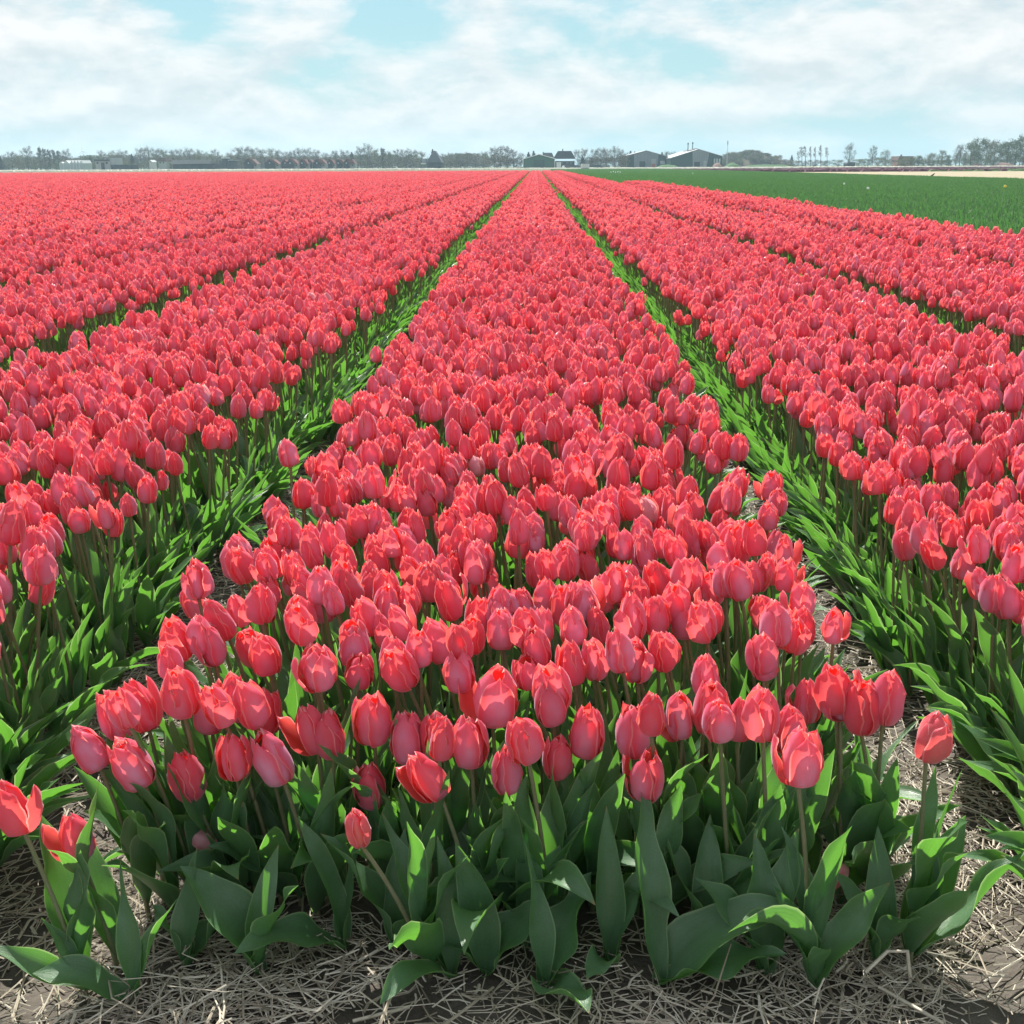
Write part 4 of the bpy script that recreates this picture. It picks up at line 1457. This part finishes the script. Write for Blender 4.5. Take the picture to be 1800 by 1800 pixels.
stretch('in the hedge under the brick house', [
    ('bush', 1585, 280, 1.6), ('bush', 1600, 275, 1.6), ('spring', 1615, 274, 1.1), ('bud', 1632, 272, 1.1), ('bud', 1648, 274, 1.1), ('spring', 1664, 273, 1.1), ('bud', 1638, 270, 1.0), ('green_bush', 1608, 281, 1.6), ('green_bush', 1640, 281, 1.6),
    ('green_bush', 1670, 279, 1.6), ('bud', 1655, 265, .9), ('bush', 1623, 279, 1.6), ('bush', 1654, 281, 1.6)], 470, 500, 'hedge by the brick house')
stretch('in the big wood at the far right edge', [
    ('bare', 1686, 257, 1.0), ('bud', 1680, 268, 1.1), ('spring', 1705, 252, 1.1), ('spring', 1718, 248, 1.1), ('spring', 1732, 250, 1.1), ('bud', 1746, 251, 1.1), ('spring', 1758, 255, 1.1), ('spring', 1770, 251, 1.1), ('spring', 1784, 247, 1.15), ('spring', 1798, 244, 1.15),
    ('bud', 1812, 245, 1.1), ('spring', 1712, 266, 1.3), ('spring', 1740, 268, 1.3), ('spring', 1768, 266, 1.3), ('spring', 1792, 264, 1.3), ('green_bush', 1702, 277, 1.6), ('green_bush', 1725, 279, 1.6), ('green_bush', 1750, 279, 1.6), ('green_bush', 1780, 279, 1.6), ('bud', 1694, 270, 1.1), ('spring', 1826, 248, 1.2), ('green_bush', 1805, 276, 1.6)],
    440, 480, 'wood at the far edge')

# ------------------------------------------------------------------ scrubby hill
r = np.random.default_rng(4)
hx = np.linspace(1262, 1376, 60)
ytop = np.interp(hx, [1262, 1275, 1290, 1308, 1322, 1340, 1355, 1366, 1376], [288, 277, 272, 270.5, 268.5, 271.5, 276, 280, 289])
V = []
for j, q in enumerate(np.linspace(0, 1, 9)):
    for x, yt in zip(hx, ytop):
        p = at(x, yt, 620)
        V.append((p.x, 590 + 60 * q, max(-.1, p.z * math.sin(math.pi * q) ** .6 + (r.normal(0, .25) if 0 < j < 8 else 0)) - (.1 if j in (0, 8) else 0)))
M['hill'] = simple_mat('hill_scrub', (0.075, 0.085, 0.045), 0.95, 0.2, 0.25, 0.05, c2=(0.10, 0.072, 0.05), bump=.5)
tag(obj('hill', mesh_from('hill', V, grid_faces(60, 9), None, None, [M['hill']])), kind='structure')
for k in range(60):
    q = r.random()
    px = 1270 + 98 * (k + r.random()) / 60
    yt = float(np.interp(px, hx, ytop))
    Yh = 592 + 26 * r.random()
    o = tree(('twig_bush', 'bush', 'twig_bush', 'green_bush')[int(r.integers(4))], px, 282, Yh, 1.5, None, 'scrub on the hill')
    o['label'] = {'twig_bush': 'brown leafless shrub', 'bush': 'yellowish budding shrub', 'green_bush': 'low green shrub'}[next(kk for kk, vv in TREE_NAME.items() if vv == o.name.split('.')[0])] + ' growing on the scrubby hill beside the biggest barn'
    s = r.uniform(2.0, 3.2)
    o.scale = (s * 1.5, s * 1.5, s)
    hp = at(px, yt, 620).z * math.sin(math.pi * (Yh - 590) / 60) ** .6
    o.location.z = max(-.06, hp - s * .35)

# ------------------------------------------------------------------ buildings
B = {}
for nm, c, rough in (('green_cladding', (0.035, 0.105, 0.070), .6), ('dark_green_cladding', (0.022, 0.068, 0.055), .6), ('grey_cladding', (0.22, 0.26, 0.28), .5), ('pale_grey', (0.36, 0.39, 0.40), .6),
                     ('white_paint', (0.78, 0.79, 0.78), .5), ('white_sheet', (0.56, 0.59, 0.60), .5), ('dark_roof', (0.030, 0.034, 0.038), .7), ('dark_wall', (0.040, 0.050, 0.055), .7), ('red_tile', (0.15, 0.075, 0.062), .8), ('brown_roof', (0.13, 0.08, 0.065), .8),
                     ('brick_wall', (0.22, 0.12, 0.09), .85), ('glass', (0.05, 0.07, 0.08), .15), ('pale_glass', (0.42, 0.48, 0.50), .2), ('steel', (0.42, 0.44, 0.45), .4), ('rubber', (0.02, 0.02, 0.02), .8), ('slate', (0.09, 0.105, 0.12), .6),
                     ('orange_door', (0.40, 0.16, 0.08), .6), ('bird', (0.012, 0.012, 0.014), .6), ('grey_roof', (0.25, 0.27, 0.28), .5), ('earth', (0.17, 0.12, 0.10), .95), ('mound_grass', (0.06, 0.13, 0.05), .95), ('pale_wall', (0.40, 0.41, 0.40), .8)):
    B[nm] = simple_mat(nm, c, rough, .06, .8, .12)


def poly_prism(name, poly, y0, y1, mat, parent):
    """outline in x, z pushed from y0 to y1"""
    n = len(poly)
    V = [(x, y0, z) for x, z in poly] + [(x, y1, z) for x, z in poly]
    F = [tuple(range(n)), tuple(range(2 * n - 1, n - 1, -1))] + [(i, n + i, n + (i + 1) % n, (i + 1) % n) for i in range(n)]
    me = bpy.data.meshes.new(name)
    me.from_pydata(V, [], F)
    me.materials.append(mat)
    me.update()
    return obj(name, me, parent)


def box_part(name, x0, x1, y0, y1, z0, z1, mat, parent):
    return poly_prism(name, [(x0, z0), (x1, z0), (x1, z1), (x0, z1)], y0, y1, mat, parent)


class Site:
    """a building at distance Y; pixel columns and rows become metres around its base"""
    def __init__(self, name, px, Y, label, cat='building', group=None):
        self.Y = Y
        self.o = at(px, 291, Y)
        self.px = px
        self.root = bpy.data.objects.new(name, None)
        col.objects.link(self.root)
        self.root.location = (self.o.x, Y, -.06)
        tag(self.root, label, cat, group)

    def x(self, px):
        return at(px, 291, self.Y).x - self.o.x

    def z(self, py):
        return at(self.px, py, self.Y).z + .06

    def box(self, name, px0, px1, y0, y1, py_top, py_bot, mat, parent=None):
        zb = 0.0 if py_bot is None else self.z(py_bot)
        return box_part(name, self.x(px0), self.x(px1), y0, y1, zb, self.z(py_top), B[mat], parent or self.root)

    def poly(self, name, pts, y0, y1, mat, parent=None):
        return poly_prism(name, [(self.x(a), 0.0 if b is None else self.z(b)) for a, b in pts], y0, y1, B[mat], parent or self.root)


def gable(S, x0, x1, xr, ye0, ye1, yr, depth, wall, roof, trim=None, th=1.2):
    """gable end towards the camera"""
    S.poly('wall', [(x0, None), (x1, None), (x1, ye1), (xr, yr), (x0, ye0)], 0, depth, wall)
    k = .8
    for (xa, ya, xb, yb) in ((x0 - k, ye0 + .3, xr, yr - .05), (xr, yr - .05, x1 + k, ye1 + .3)):
        S.poly('roof', [(xa, ya), (xb, yb), (xb, yb - th), (xa, ya - th)], -.5, depth + .5, roof)
        if trim:
            S.poly('verge', [(xa, ya + .2), (xb, yb + .2), (xb, yb - th * .85), (xa, ya - th * .85)], -.62, -.505, trim)


# green barn straight down the rows
S = Site('green_barn', 947, 446, 'green metal barn with white-edged gable at the end of the middle bed', 'barn')
gable(S, 919.5, 975.5, 947.5, 279.5, 279.0, 271.6, 26, 'green_cladding', 'grey_roof', 'white_paint', .9)
for px in (919.5, 975.3):
    S.box('corner_post', px - .45, px + .45, -.4, -.05, 280, None, 'white_paint')
S.box('door', 938, 957, -.12, -.02, 281, None, 'dark_green_cladding')
# dark farmhouse
S = Site('farmhouse', 992, 490, 'farmhouse with steep dark roof and chimney behind the green barn', 'house')
S.box('wall', 975, 1010, 0, 14, 283, None, 'dark_wall')
rf = None
x0, x1 = S.x(972.5), S.x(1011.5)
zt, ze = S.z(265.3), S.z(279)
me = bpy.data.meshes.new('roof')
xa, xb = S.x(981), S.x(1004)
me.from_pydata([(x0, -1, ze), (x1, -1, ze), (x1, 15, ze), (x0, 15, ze), (xa, 1.2, zt), (xb, 1.2, zt), (xb, 12, zt), (xa, 12, zt)], [],
               [(0, 1, 5, 4), (1, 2, 6, 5), (2, 3, 7, 6), (3, 0, 4, 7), (4, 5, 6, 7), (3, 2, 1, 0)])
me.materials.append(B['dark_roof'])
rf = obj('roof', me, S.root)
box_part('chimney', S.x(988.6), S.x(990.4), 5, 6, zt - .2, S.z(261.3), B['dark_wall'], rf)
for px in (979, 988, 997, 1004):
    w_ = S.box('window', px - 1.5, px + 1.5, -.15, -.02, 285.5, 288.5, 'pale_wall')
    S.box('pane', px - 1.2, px + 1.2, -.2, -.16, 285.8, 288.3, 'glass', w_)
S.box('dormer', 990, 993, -.6, 3.5, 274, 279, 'slate', rf)
# house with grey roof peeping behind
S = Site('grey_roofed_house', 962, 520, 'house with plain grey roof peeping between green barn and dark farmhouse', 'house')
S.box('wall', 953, 974, 0, 9, 279, None, 'brick_wall')
S.poly('roof', [(951.5, 279.5), (975, 279.5), (970, 268.5), (955, 268.5)], -.6, 9.6, 'slate')
S.box('chimney', 953.8, 956, 3, 4, 267, 272, 'brick_wall')
# grey barn
S = Site('grey_barn', 1137, 470, 'pale grey barn with dark green flanks beside the bare clump', 'barn')
gable(S, 1102, 1174, 1135.5, 273.6, 276, 265.2, 32, 'dark_green_cladding', 'grey_roof', None, .8)
S.poly('front_panel', [(1114.5, None), (1155, None), (1157, 271.0), (1135.5, 265.7), (1114, 271.4)], -.14, -.02, 'grey_cladding')
for px in (1120, 1126, 1132, 1138, 1144, 1150):
    S.box('panel_seam', px - .12, px + .12, -.2, -.145, 270, 284, 'slate')
S.box('door', 1124, 1134, -.24, -.15, 283.5, None, 'dark_green_cladding')
S.box('door', 1144.5, 1152.5, -.24, -.15, 279.5, None, 'pale_grey')
S.box('hatch', 1145.5, 1151.5, -.32, -.25, 288, None, 'orange_door')
S.box('window', 1160.5, 1168.5, -.22, -.03, 283, 289, 'pale_glass')
# biggest barn
S = Site('big_barn', 1224, 455, 'biggest barn, green with grey middle, two chimney pipes on its roof', 'barn')
gable(S, 1178.5, 1269, 1227, 277.8, 275.0, 262.6, 40, 'dark_green_cladding', 'pale_grey', None, .7)
S.poly('front_panel', [(1218, None), (1242, None), (1246, 267.6), (1227, 263.2), (1216.5, 266.2)], -.14, -.02, 'grey_cladding')
for px in (1221, 1225, 1229, 1233, 1237, 1241):
    S.box('panel_seam', px - .12, px + .12, -.2, -.145, 268, 284, 'slate')
S.box('door', 1220, 1230, -.24, -.15, 284.5, None, 'dark_wall')
S.box('door', 1236.5, 1241.5, -.24, -.15, 282.5, None, 'pale_grey')
for px in (1255.5, 1260, 1264.5):
    S.box('window', px - 1.4, px + 1.4, -.2, -.03, 279, 287, 'pale_glass')
S.poly('roof_vent', [(1215.5, 266.5), (1235, 265.4), (1233, 261.3), (1227, 260.2), (1217, 263.6)], 8, 30, 'slate')
for px, yt in ((1215.2, 249.5), (1223.6, 248.3)):
    a = Acc()
    xx = S.x(px)
    zz = S.z(yt)
    a.tube([(xx, 12, S.z(267)), (xx, 12, zz - .7), (xx, 12, zz - .68), (xx, 12, zz - .2), (xx, 12, zz)], [.16, .16, .27, .27, .05], 8)
    obj('chimney_pipe', a.mesh('chimney_pipe', [B['slate']]), S.root)
# mast
S = Site('lattice_mast', 1277.5, 560, 'thin lattice mast standing by the scrubby hill', 'mast')
a = Acc()
hm = S.z(248)
for k in range(3):
    q = k * 2.094
    a.tube([(.35 * math.cos(q), .35 * math.sin(q), 0), (.10 * math.cos(q), .10 * math.sin(q), hm)], .05, 4)
for k in range(14):
    z0 = hm * k / 14
    q = k * 2.094
    s0, s1 = .35 - .25 * k / 14, .35 - .25 * (k + 1) / 14
    a.tube([(s0 * math.cos(q), s0 * math.sin(q), z0), (s1 * math.cos(q + 2.094), s1 * math.sin(q + 2.094), z0 + hm / 14)], .03, 3)
obj('lattice', a.mesh('lattice', [B['steel']]), S.root)
a = Acc()
a.tube([(0, 0, hm - 1.6), (0, 0, hm + .2)], .16, 6)
a.tube([(-.5, 0, hm - .9), (.5, 0, hm - .9)], .07, 4)
obj('antenna', a.mesh('antenna', [B['slate']]), S.root)

# long dark shed on the left
S = Site('long_shed', 339, 455, 'long dark shed with pale metal roof', 'shed')
S.box('wall', 304, 376, 0, 12, 288, None, 'dark_wall')
S.poly('roof', [(302.5, 288.6), (371, 287.6), (374.5, 280.6), (303.5, 281)], -.6, 6, 'grey_roof')
S.poly('roof', [(303.5, 281), (374.5, 280.6), (374.5, 281.4), (303.5, 281.8)], 6.01, 13, 'grey_roof')
for px in (315, 330, 345, 360):
    S.box('door', px - 3.2, px + 3.2, -.12, -.02, 289.8, None, 'dark_green_cladding')
# glasshouses
for (x0, x1, yt, lab) in ((105, 111, 284.5, 'small white glasshouse, single bay'), (111.8, 122.5, 282, 'white glasshouse of middle size beside the single bay'), (123.5, 146, 281.7, 'longest white glasshouse, below the wind turbine')):
    S = Site('glasshouse', (x0 + x1) / 2, 485, lab, 'glasshouse', 'white glasshouses')
    S.box('wall', x0, x1, 0, 10, 287, None, 'pale_glass')
    nb = max(1, int((x1 - x0) / 5.5))
    for k in range(nb):
        a0 = x0 + (x1 - x0) * k / nb
        a1 = x0 + (x1 - x0) * (k + 1) / nb
        S.poly('roof_bay', [(a0, 287.05), (a1, 287.05), ((a0 + a1) / 2, yt)], -.1, 10.1, 'white_sheet')
        S.box('glazing_bar', a0 - .12, a0 + .12, -.2, -.11, yt + 2.5, None, 'white_paint')
# flat-roofed works
S = Site('flat_roofed_works', 186, 470, 'low pale works building with dark roof and square tower block', 'building')
S.box('wall', 168, 193.5, 0, 12, 283, None, 'pale_wall')
S.box('roof', 167, 194, -.5, 12.5, 280.5, 283, 'dark_roof')
tb = S.box('tower_block', 194.2, 202, 0, 9, 277.3, None, 'pale_grey')
S.box('door', 178, 184, -.15, -.02, 286, None, 'dark_wall')
for px in (172, 188):
    S.box('window', px - 1.6, px + 1.6, -.15, -.02, 285, 288, 'glass')
S = Site('low_wall_building', 216, 462, 'long low dark building beside the square tower block', 'building')
S.box('wall', 195, 231, 0, 8, 290.4, None, 'dark_wall')
S.box('roof', 194, 232, -.4, 8.4, 289.4, 290.4, 'slate')
S = Site('reddish_house', 285, 495, 'house with reddish roof among trees left of the long shed', 'house')
S.box('wall', 279, 292, 0, 8, 283.5, None, 'pale_wall')
S.poly('roof', [(277.5, 284), (293.5, 284), (291.5, 278), (279.5, 278)], -.4, 8.4, 'brown_roof')
for px in (282, 288):
    S.box('window', px - 1, px + 1, -.12, -.02, 284.8, 287.4, 'glass')
S = Site('white_gable_shed', 265, 470, 'tiny shed with a bright white gable in the shrubs', 'shed')
gable(S, 262.5, 268, 265.2, 285, 285, 281.8, 5, 'white_sheet', 'white_sheet', None, .5)
S = Site('white_flat_shed', 394, 500, 'shed with bright white flat roof beside the long shed', 'shed')
S.box('wall', 391, 398, 0, 6, 278.6, None, 'dark_wall')
S.box('roof', 390, 399, -.3, 6.3, 276.4, 278.6, 'white_sheet')
S = Site('pale_flat_shed', 408, 498, 'shed with pale flat roof between long shed and red-roofed houses', 'shed')
S.box('wall', 403, 412, 0, 6, 282.2, None, 'dark_wall')
S.box('roof', 402, 413, -.3, 6.3, 280.8, 282.2, 'pale_grey')

# row of houses, gable ends towards the camera, red roofs running off to the right
HOUSES = [(429, 437, 452), (465, 474, 490), (494, 501, 507), (503, 510, 523), (526, 531, 541), (538, 543, 551), (550, 557, 573), (574, 579, 588), (589, 595, 607), (604, 609, 624)]
ORD = ['first', 'second', 'third', 'fourth', 'fifth', 'sixth', 'seventh', 'eighth', 'ninth', 'last']
for k, (x0, xr, x1) in enumerate(HOUSES):
    S = Site('terraced_house', (x0 + x1) / 2, 470 + (k % 3) * 5, ORD[k] + ' red-roofed house in the row, counted from the long dark shed', 'house', 'row of red-roofed houses')
    yr = (279.5, 280, 280.5)[k % 3]
    g1 = x0 + (xr - x0) * 2
    S.poly('wall', [(x0, None), (g1, None), (g1, 287), (xr, yr + 1), (x0, 287)], 0, 3, 'dark_wall')
    S.box('wing_wall', g1 + .05, x1, 1.0, 6, 288, None, 'pale_wall')
    S.poly('roof', [(xr, yr), (xr + (x1 - g1), yr + .4), (x1 + .8, 288.4), (g1 - .2, 287.4)], -.25, 6, 'red_tile' if k not in (0,) else 'brown_roof')
    S.poly('roof', [(x0 - .8, 287.6), (xr, yr), (xr, yr - .9), (x0 - .8, 286.6)], -.3, 6, 'red_tile')
    S.box('window', xr - 1.1, xr + 1.1, -.15, -.02, 285.5, 288, 'pale_glass')
    S.box('window', (g1 + x1) / 2 - 1.2, (g1 + x1) / 2 + 1.2, .85, .98, 289.2, 291.4, 'glass')
# pointed roof
S = Site('pointed_roof_house', 763, 480, 'dark house with tall pointed grey roof among bare trees', 'house')
S.box('wall', 751, 776, 0, 11, 285, None, 'dark_wall')
me = bpy.data.meshes.new('roof')
x0, x1 = S.x(750), S.x(777)
ze, zt = S.z(285.5), S.z(265)
me.from_pydata([(x0, -.6, ze), (x1, -.6, ze), (x1, 11.6, ze), (x0, 11.6, ze), (S.x(761), 2.2, zt), (S.x(764.5), 2.2, zt), (S.x(764.5), 9, zt), (S.x(761), 9, zt)], [],
               [(0, 1, 5, 4), (1, 2, 6, 5), (2, 3, 7, 6), (3, 0, 4, 7), (4, 5, 6, 7), (3, 2, 1, 0)])
me.materials.append(B['slate'])
obj('roof', me, S.root)
S.box('wing', 742, 750.5, 1, 8, 279.5, None, 'grey_cladding')
S.box('awning', 740.5, 748.5, -1, .9, 286.6, 288.6, 'white_paint')
S.box('window', 758, 761, -.15, -.02, 286, 289, 'glass')
S.box('window', 766, 769, -.15, -.02, 286, 289, 'glass')
tree('conifer', 761, 263, 500, .9, 'dark evergreen tree rising behind the pointed grey roof')
# brick house on the right and the little dark shed
S = Site('brick_house', 1588, 530, 'brick house with brown roof and chimney above the hedge', 'house')
S.box('wall', 1578, 1604, 0, 10, 281, None, 'brick_wall')
rf = S.poly('roof', [(1577, 281.4), (1605, 281.4), (1603, 274.5), (1578.5, 274.5)], -.6, 10.6, 'brown_roof')
S.box('chimney', 1587, 1589.2, 4, 5, 271.5, 275, 'brick_wall', rf)
S.box('window', 1581, 1584, -.15, -.02, 282, 285, 'pale_glass')
S.box('window', 1590, 1593, -.15, -.02, 282, 285, 'pale_glass')
S = Site('dark_shed', 1496, 470, 'little dark blue-grey shed beneath the lone bushy-crowned tree', 'shed')
S.box('wall', 1489.5, 1503, 0, 6, 287, None, 'dark_wall')
S.poly('roof', [(1488.5, 287.3), (1504, 287.3), (1502.5, 285), (1490, 285)], -.3, 6.3, 'slate')
S.box('door', 1494, 1497.5, -.12, -.02, 288, None, 'dark_green_cladding')

# wind turbine
S = Site('wind_turbine', 148.5, 1250, 'white three-bladed wind turbine above the glasshouses', 'wind turbine')
hz = S.z(266)
a = Acc()
a.tube([(0, 0, 0), (0, 0, hz)], [.55, .3], 10)
obj('tower', a.mesh('tower', [B['white_paint']]), S.root)
a = Acc()
a.tube([(0, -1.6, hz + .3), (0, -1.2, hz + .3), (0, 1.2, hz + .3), (0, 1.4, hz + .3)], [.25, .5, .5, .2], 8)
hub = obj('nacelle', a.mesh('nacelle', [B['white_paint']]), S.root)
for k in range(3):
    an = R(96 + 120 * k)
    a = Acc()
    ln = 6.2
    sgn = Vector((math.cos(an), 0, math.sin(an)))
    per = Vector((-math.sin(an), 0, math.cos(an)))
    Vb = []
    for s, wd in ((.03, .22), (.2, .5), (.6, .34), (1.0, .08)):
        c = Vector((0, -1.7, hz + .3)) + sgn * ln * s
        for q, t_ in ((-1, -.05), (1, -.05), (1, .05), (-1, .05)):
            Vb.append(tuple(c + per * wd * q * .5 + Vector((0, t_, 0))))
    Fb = [(i * 4 + q, i * 4 + (q + 1) % 4, (i + 1) * 4 + (q + 1) % 4, (i + 1) * 4 + q) for i in range(3) for q in range(4)] + [(12, 13, 14, 15)]
    a.add(Vb, Fb)
    obj('blade', a.mesh('blade', [B['white_paint']], False), hub)

# ------------------------------------------------------------------ vehicles and small things at the field end
def rounded_box(name, x0, x1, y0, y1, z0, z1, rad, mat, parent):
    n = 4
    P_ = []
    for cx, cz, a0 in ((x1 - rad, z0 + rad, -90), (x1 - rad, z1 - rad, 0), (x0 + rad, z1 - rad, 90), (x0 + rad, z0 + rad, 180)):
        for k in range(n + 1):
            q = R(a0 + 90 * k / n)
            P_.append((cx + rad * math.cos(q), cz + rad * math.sin(q)))
    return poly_prism(name, P_, y0, y1, mat, parent)


def wheel(parent, x, y, rad, wd=.2):
    a = Acc()
    a.tube([(x, y - wd / 2, rad), (x, y - wd / 2 + .01, rad), (x, y + wd / 2 - .01, rad), (x, y + wd / 2, rad)], [rad * .7, rad, rad, rad * .7], 16)
    t = obj('wheel', a.mesh('wheel', [B['rubber']]), parent)
    a = Acc()
    a.tube([(x, y - wd / 2 - .03, rad), (x, y - wd / 2 - .02, rad), (x, y - wd / 2 + .02, rad)], [.02, rad * .55, rad * .55], 12)
    obj('rim', a.mesh('rim', [B['steel']]), t)


S = Site('white_trailer', 1028.7, 355, 'white closed trailer parked at the end of the red field', 'trailer')
x0, x1 = S.x(1021.5), S.x(1036)
zt = S.z(288)
body = rounded_box('body', x0, x1, 0, 1.8, .42, zt, .12, B['white_paint'], S.root)
box_part('chassis', x0 + .1, x1 - .1, .05, 1.75, .30, .415, B['dark_wall'], S.root)
for dx in (-.34, .34):
    wheel(S.root, (x0 + x1) / 2 + dx, .0, .31)
a = Acc()
a.tube([(x0, .9, .36), (x0 - .9, .9, .36)], .05, 6)
obj('drawbar', a.mesh('drawbar', [B['steel']]), S.root)
for k in range(1, 4):
    box_part('panel_joint', x0 + (x1 - x0) * k / 4 - .02, x0 + (x1 - x0) * k / 4 + .02, -.02, -.003, .5, zt - .1, B['pale_grey'], body)
box_part('rear_light', x1 - .16, x1 - .04, -.03, -.003, .55, .68, B['orange_door'], body)

S = Site('white_container', 982, 440, 'white upright container next to the green barn', 'container')
zt = S.z(285)
rounded_box('body', S.x(978.5), S.x(986), 0, 1.6, .1, zt, .06, B['white_sheet'], S.root)
for px in (980.3, 982.2, 984.2):
    box_part('rib', S.x(px) - .04, S.x(px) + .04, -.05, -.003, .2, zt - .1, B['pale_grey'], S.root)
box_part('skid', S.x(978.7), S.x(985.8), .1, 1.5, 0, .095, B['dark_wall'], S.root)

S = Site('wrapped_bale', 990.5, 438, 'round white plastic-wrapped bale in front of the dark farmhouse', 'bale')
a = Acc()
rb = 0.62
a.tube([(0, 0, .6), (0, .03, .6), (0, .12, .6), (0, 1.1, .6), (0, 1.2, .6), (0, 1.22, .6)], [.02, rb * .8, rb, rb, rb * .8, .02], 18)
obj('bale_roll', a.mesh('bale_roll', [B['white_paint']]), S.root)
a = Acc()
a.tube([(0, .35, .6), (0, .36, .6), (0, .45, .6), (0, .46, .6)], [rb, rb + .012, rb + .012, rb], 18)
obj('wrap_band', a.mesh('wrap_band', [B['pale_grey']]), S.root)


def parked_car(px, Y, length, mat, label):
    S = Site('parked_car', px, Y, label, 'car', 'cars parked at the farm')
    h = length / 2
    poly = [(-h, .35), (h, .35), (h, .78), (h * .62, .9), (h * .32, 1.42), (-h * .55, 1.45), (-h * .85, .95), (-h, .85)]
    bd = poly_prism('body', poly, 0, 1.7, B[mat], S.root)
    poly_prism('side_window', [(h * .52, .92), (h * .28, 1.34), (-h * .5, 1.36), (-h * .72, .96)], -.02, -.003, B['glass'], bd)
    for dx in (-h * .62, h * .62):
        wheel(S.root, dx, .08, .32)


parked_car(1003, 436, 4.3, 'dark_wall', 'dark car parked beside the white bale')
parked_car(1013, 437, 4.2, 'slate', 'blue-grey car parked between white bale and white trailer')
parked_car(1043, 438, 4.4, 'dark_green_cladding', 'dark green car parked behind the white trailer')
parked_car(1053, 440, 4.2, 'dark_wall', 'black car parked before the bare clump, away from the trailer')


def heap(px0, px1, ytop, Y, mat, label, seed):
    r = np.random.default_rng(seed)
    S = Site('heap', (px0 + px1) / 2, Y, label, 'heap', 'heaps by the barns')
    x0, x1, zt = S.x(px0), S.x(px1), S.z(ytop)
    xs_, ys_ = np.linspace(x0, x1, 26), np.linspace(0, 8, 9)
    X_, Y_ = np.meshgrid(xs_, ys_)
    q = np.clip(1 - ((X_ - (x0 + x1) / 2) / ((x1 - x0) / 2)) ** 2, 0, 1) ** .6 * np.sin(np.pi * Y_ / 8) ** .6
    Z_ = zt * q * (1 + .15 * lump(X_, Y_, 2.0, seed)) + np.where(q > .05, r.normal(0, .05, X_.shape), 0)
    me = mesh_from('mound', np.stack([X_, Y_, Z_], -1).reshape(-1, 3), grid_faces(26, 9), None, None, [B[mat]])
    obj('mound', me, S.root)


heap(1255, 1272, 286, 444, 'earth', 'brownish earth heap at the corner of the biggest barn', 1)
heap(1277, 1304, 286.5, 446, 'mound_grass', 'grassy mound at the foot of the scrubby hill', 2)
heap(1155, 1196, 289.3, 446, 'mound_grass', 'long low grassy bank before the two barns', 3)
heap(1304, 1405, 289.2, 448, 'mound_grass', 'very long low grassy bank below the scrubby hill', 4)
heap(1715, 1735, 287, 436, 'sand_heap' if 'sand_heap' in B else 'earth', 'low earth heap before the big wood', 5)
heap(1752, 1792, 286, 436, 'earth', 'wide earth heap under the tallest trees of the wood', 6)

# crow on the sandy strip: one body, legs
S = Site('crow', 1641, 126, 'black crow standing on the sandy strip beside the green field', 'bird')
a = Acc()
a.tube([(-.20, 0, .10), (-.13, 0, .13), (-.05, 0, .165), (.04, 0, .20), (.09, 0, .245), (.12, 0, .285), (.15, 0, .295), (.175, 0, .29), (.215, 0, .28)],
       [.012, .032, .058, .062, .048, .034, .030, .014, .003], 10)
obj('body', a.mesh('body', [B['bird']]), S.root)
for dy in (-.025, .025):
    a = Acc()
    a.tube([(.0, dy, .14), (-.015, dy, .07), (.005, dy, .005), (.045, dy, .003)], [.012, .006, .006, .004], 5)
    obj('leg', a.mesh('leg', [B['bird']]), S.root)
S.root.scale = (1.2, 1.2, 1.2)

# ------------------------------------------------------------------ the moist air over the fields
hm_ = bpy.data.materials.new('moist_air')
hm_.use_nodes = True
ht = hm_.node_tree
ht.nodes.clear()
ho = N(ht, 'ShaderNodeOutputMaterial')
hv = N(ht, 'ShaderNodeVolumePrincipled')
hv.inputs['Color'].default_value = (0.60, 0.84, 1.0, 1)
hv.inputs['Density'].default_value = 0.00028
hv.inputs['Anisotropy'].default_value = 0.2
L(ht, hv.outputs[0], ho.inputs['Volume'])
me = bpy.data.meshes.new('haze')
x_, y0_, y1_, z0_, z1_ = 1450, -40, 1480, -1.1, 26
me.from_pydata([(sx * x_, y, z) for z in (z0_, z1_) for y in (y0_, y1_) for sx in (-1, 1)], [],
               [(0, 2, 3, 1), (4, 5, 7, 6), (0, 1, 5, 4), (2, 6, 7, 3), (0, 4, 6, 2), (1, 3, 7, 5)])
me.materials.append(hm_)
tag(obj('haze', me), 'pale moist air hanging over the fields', 'haze', None, 'stuff')
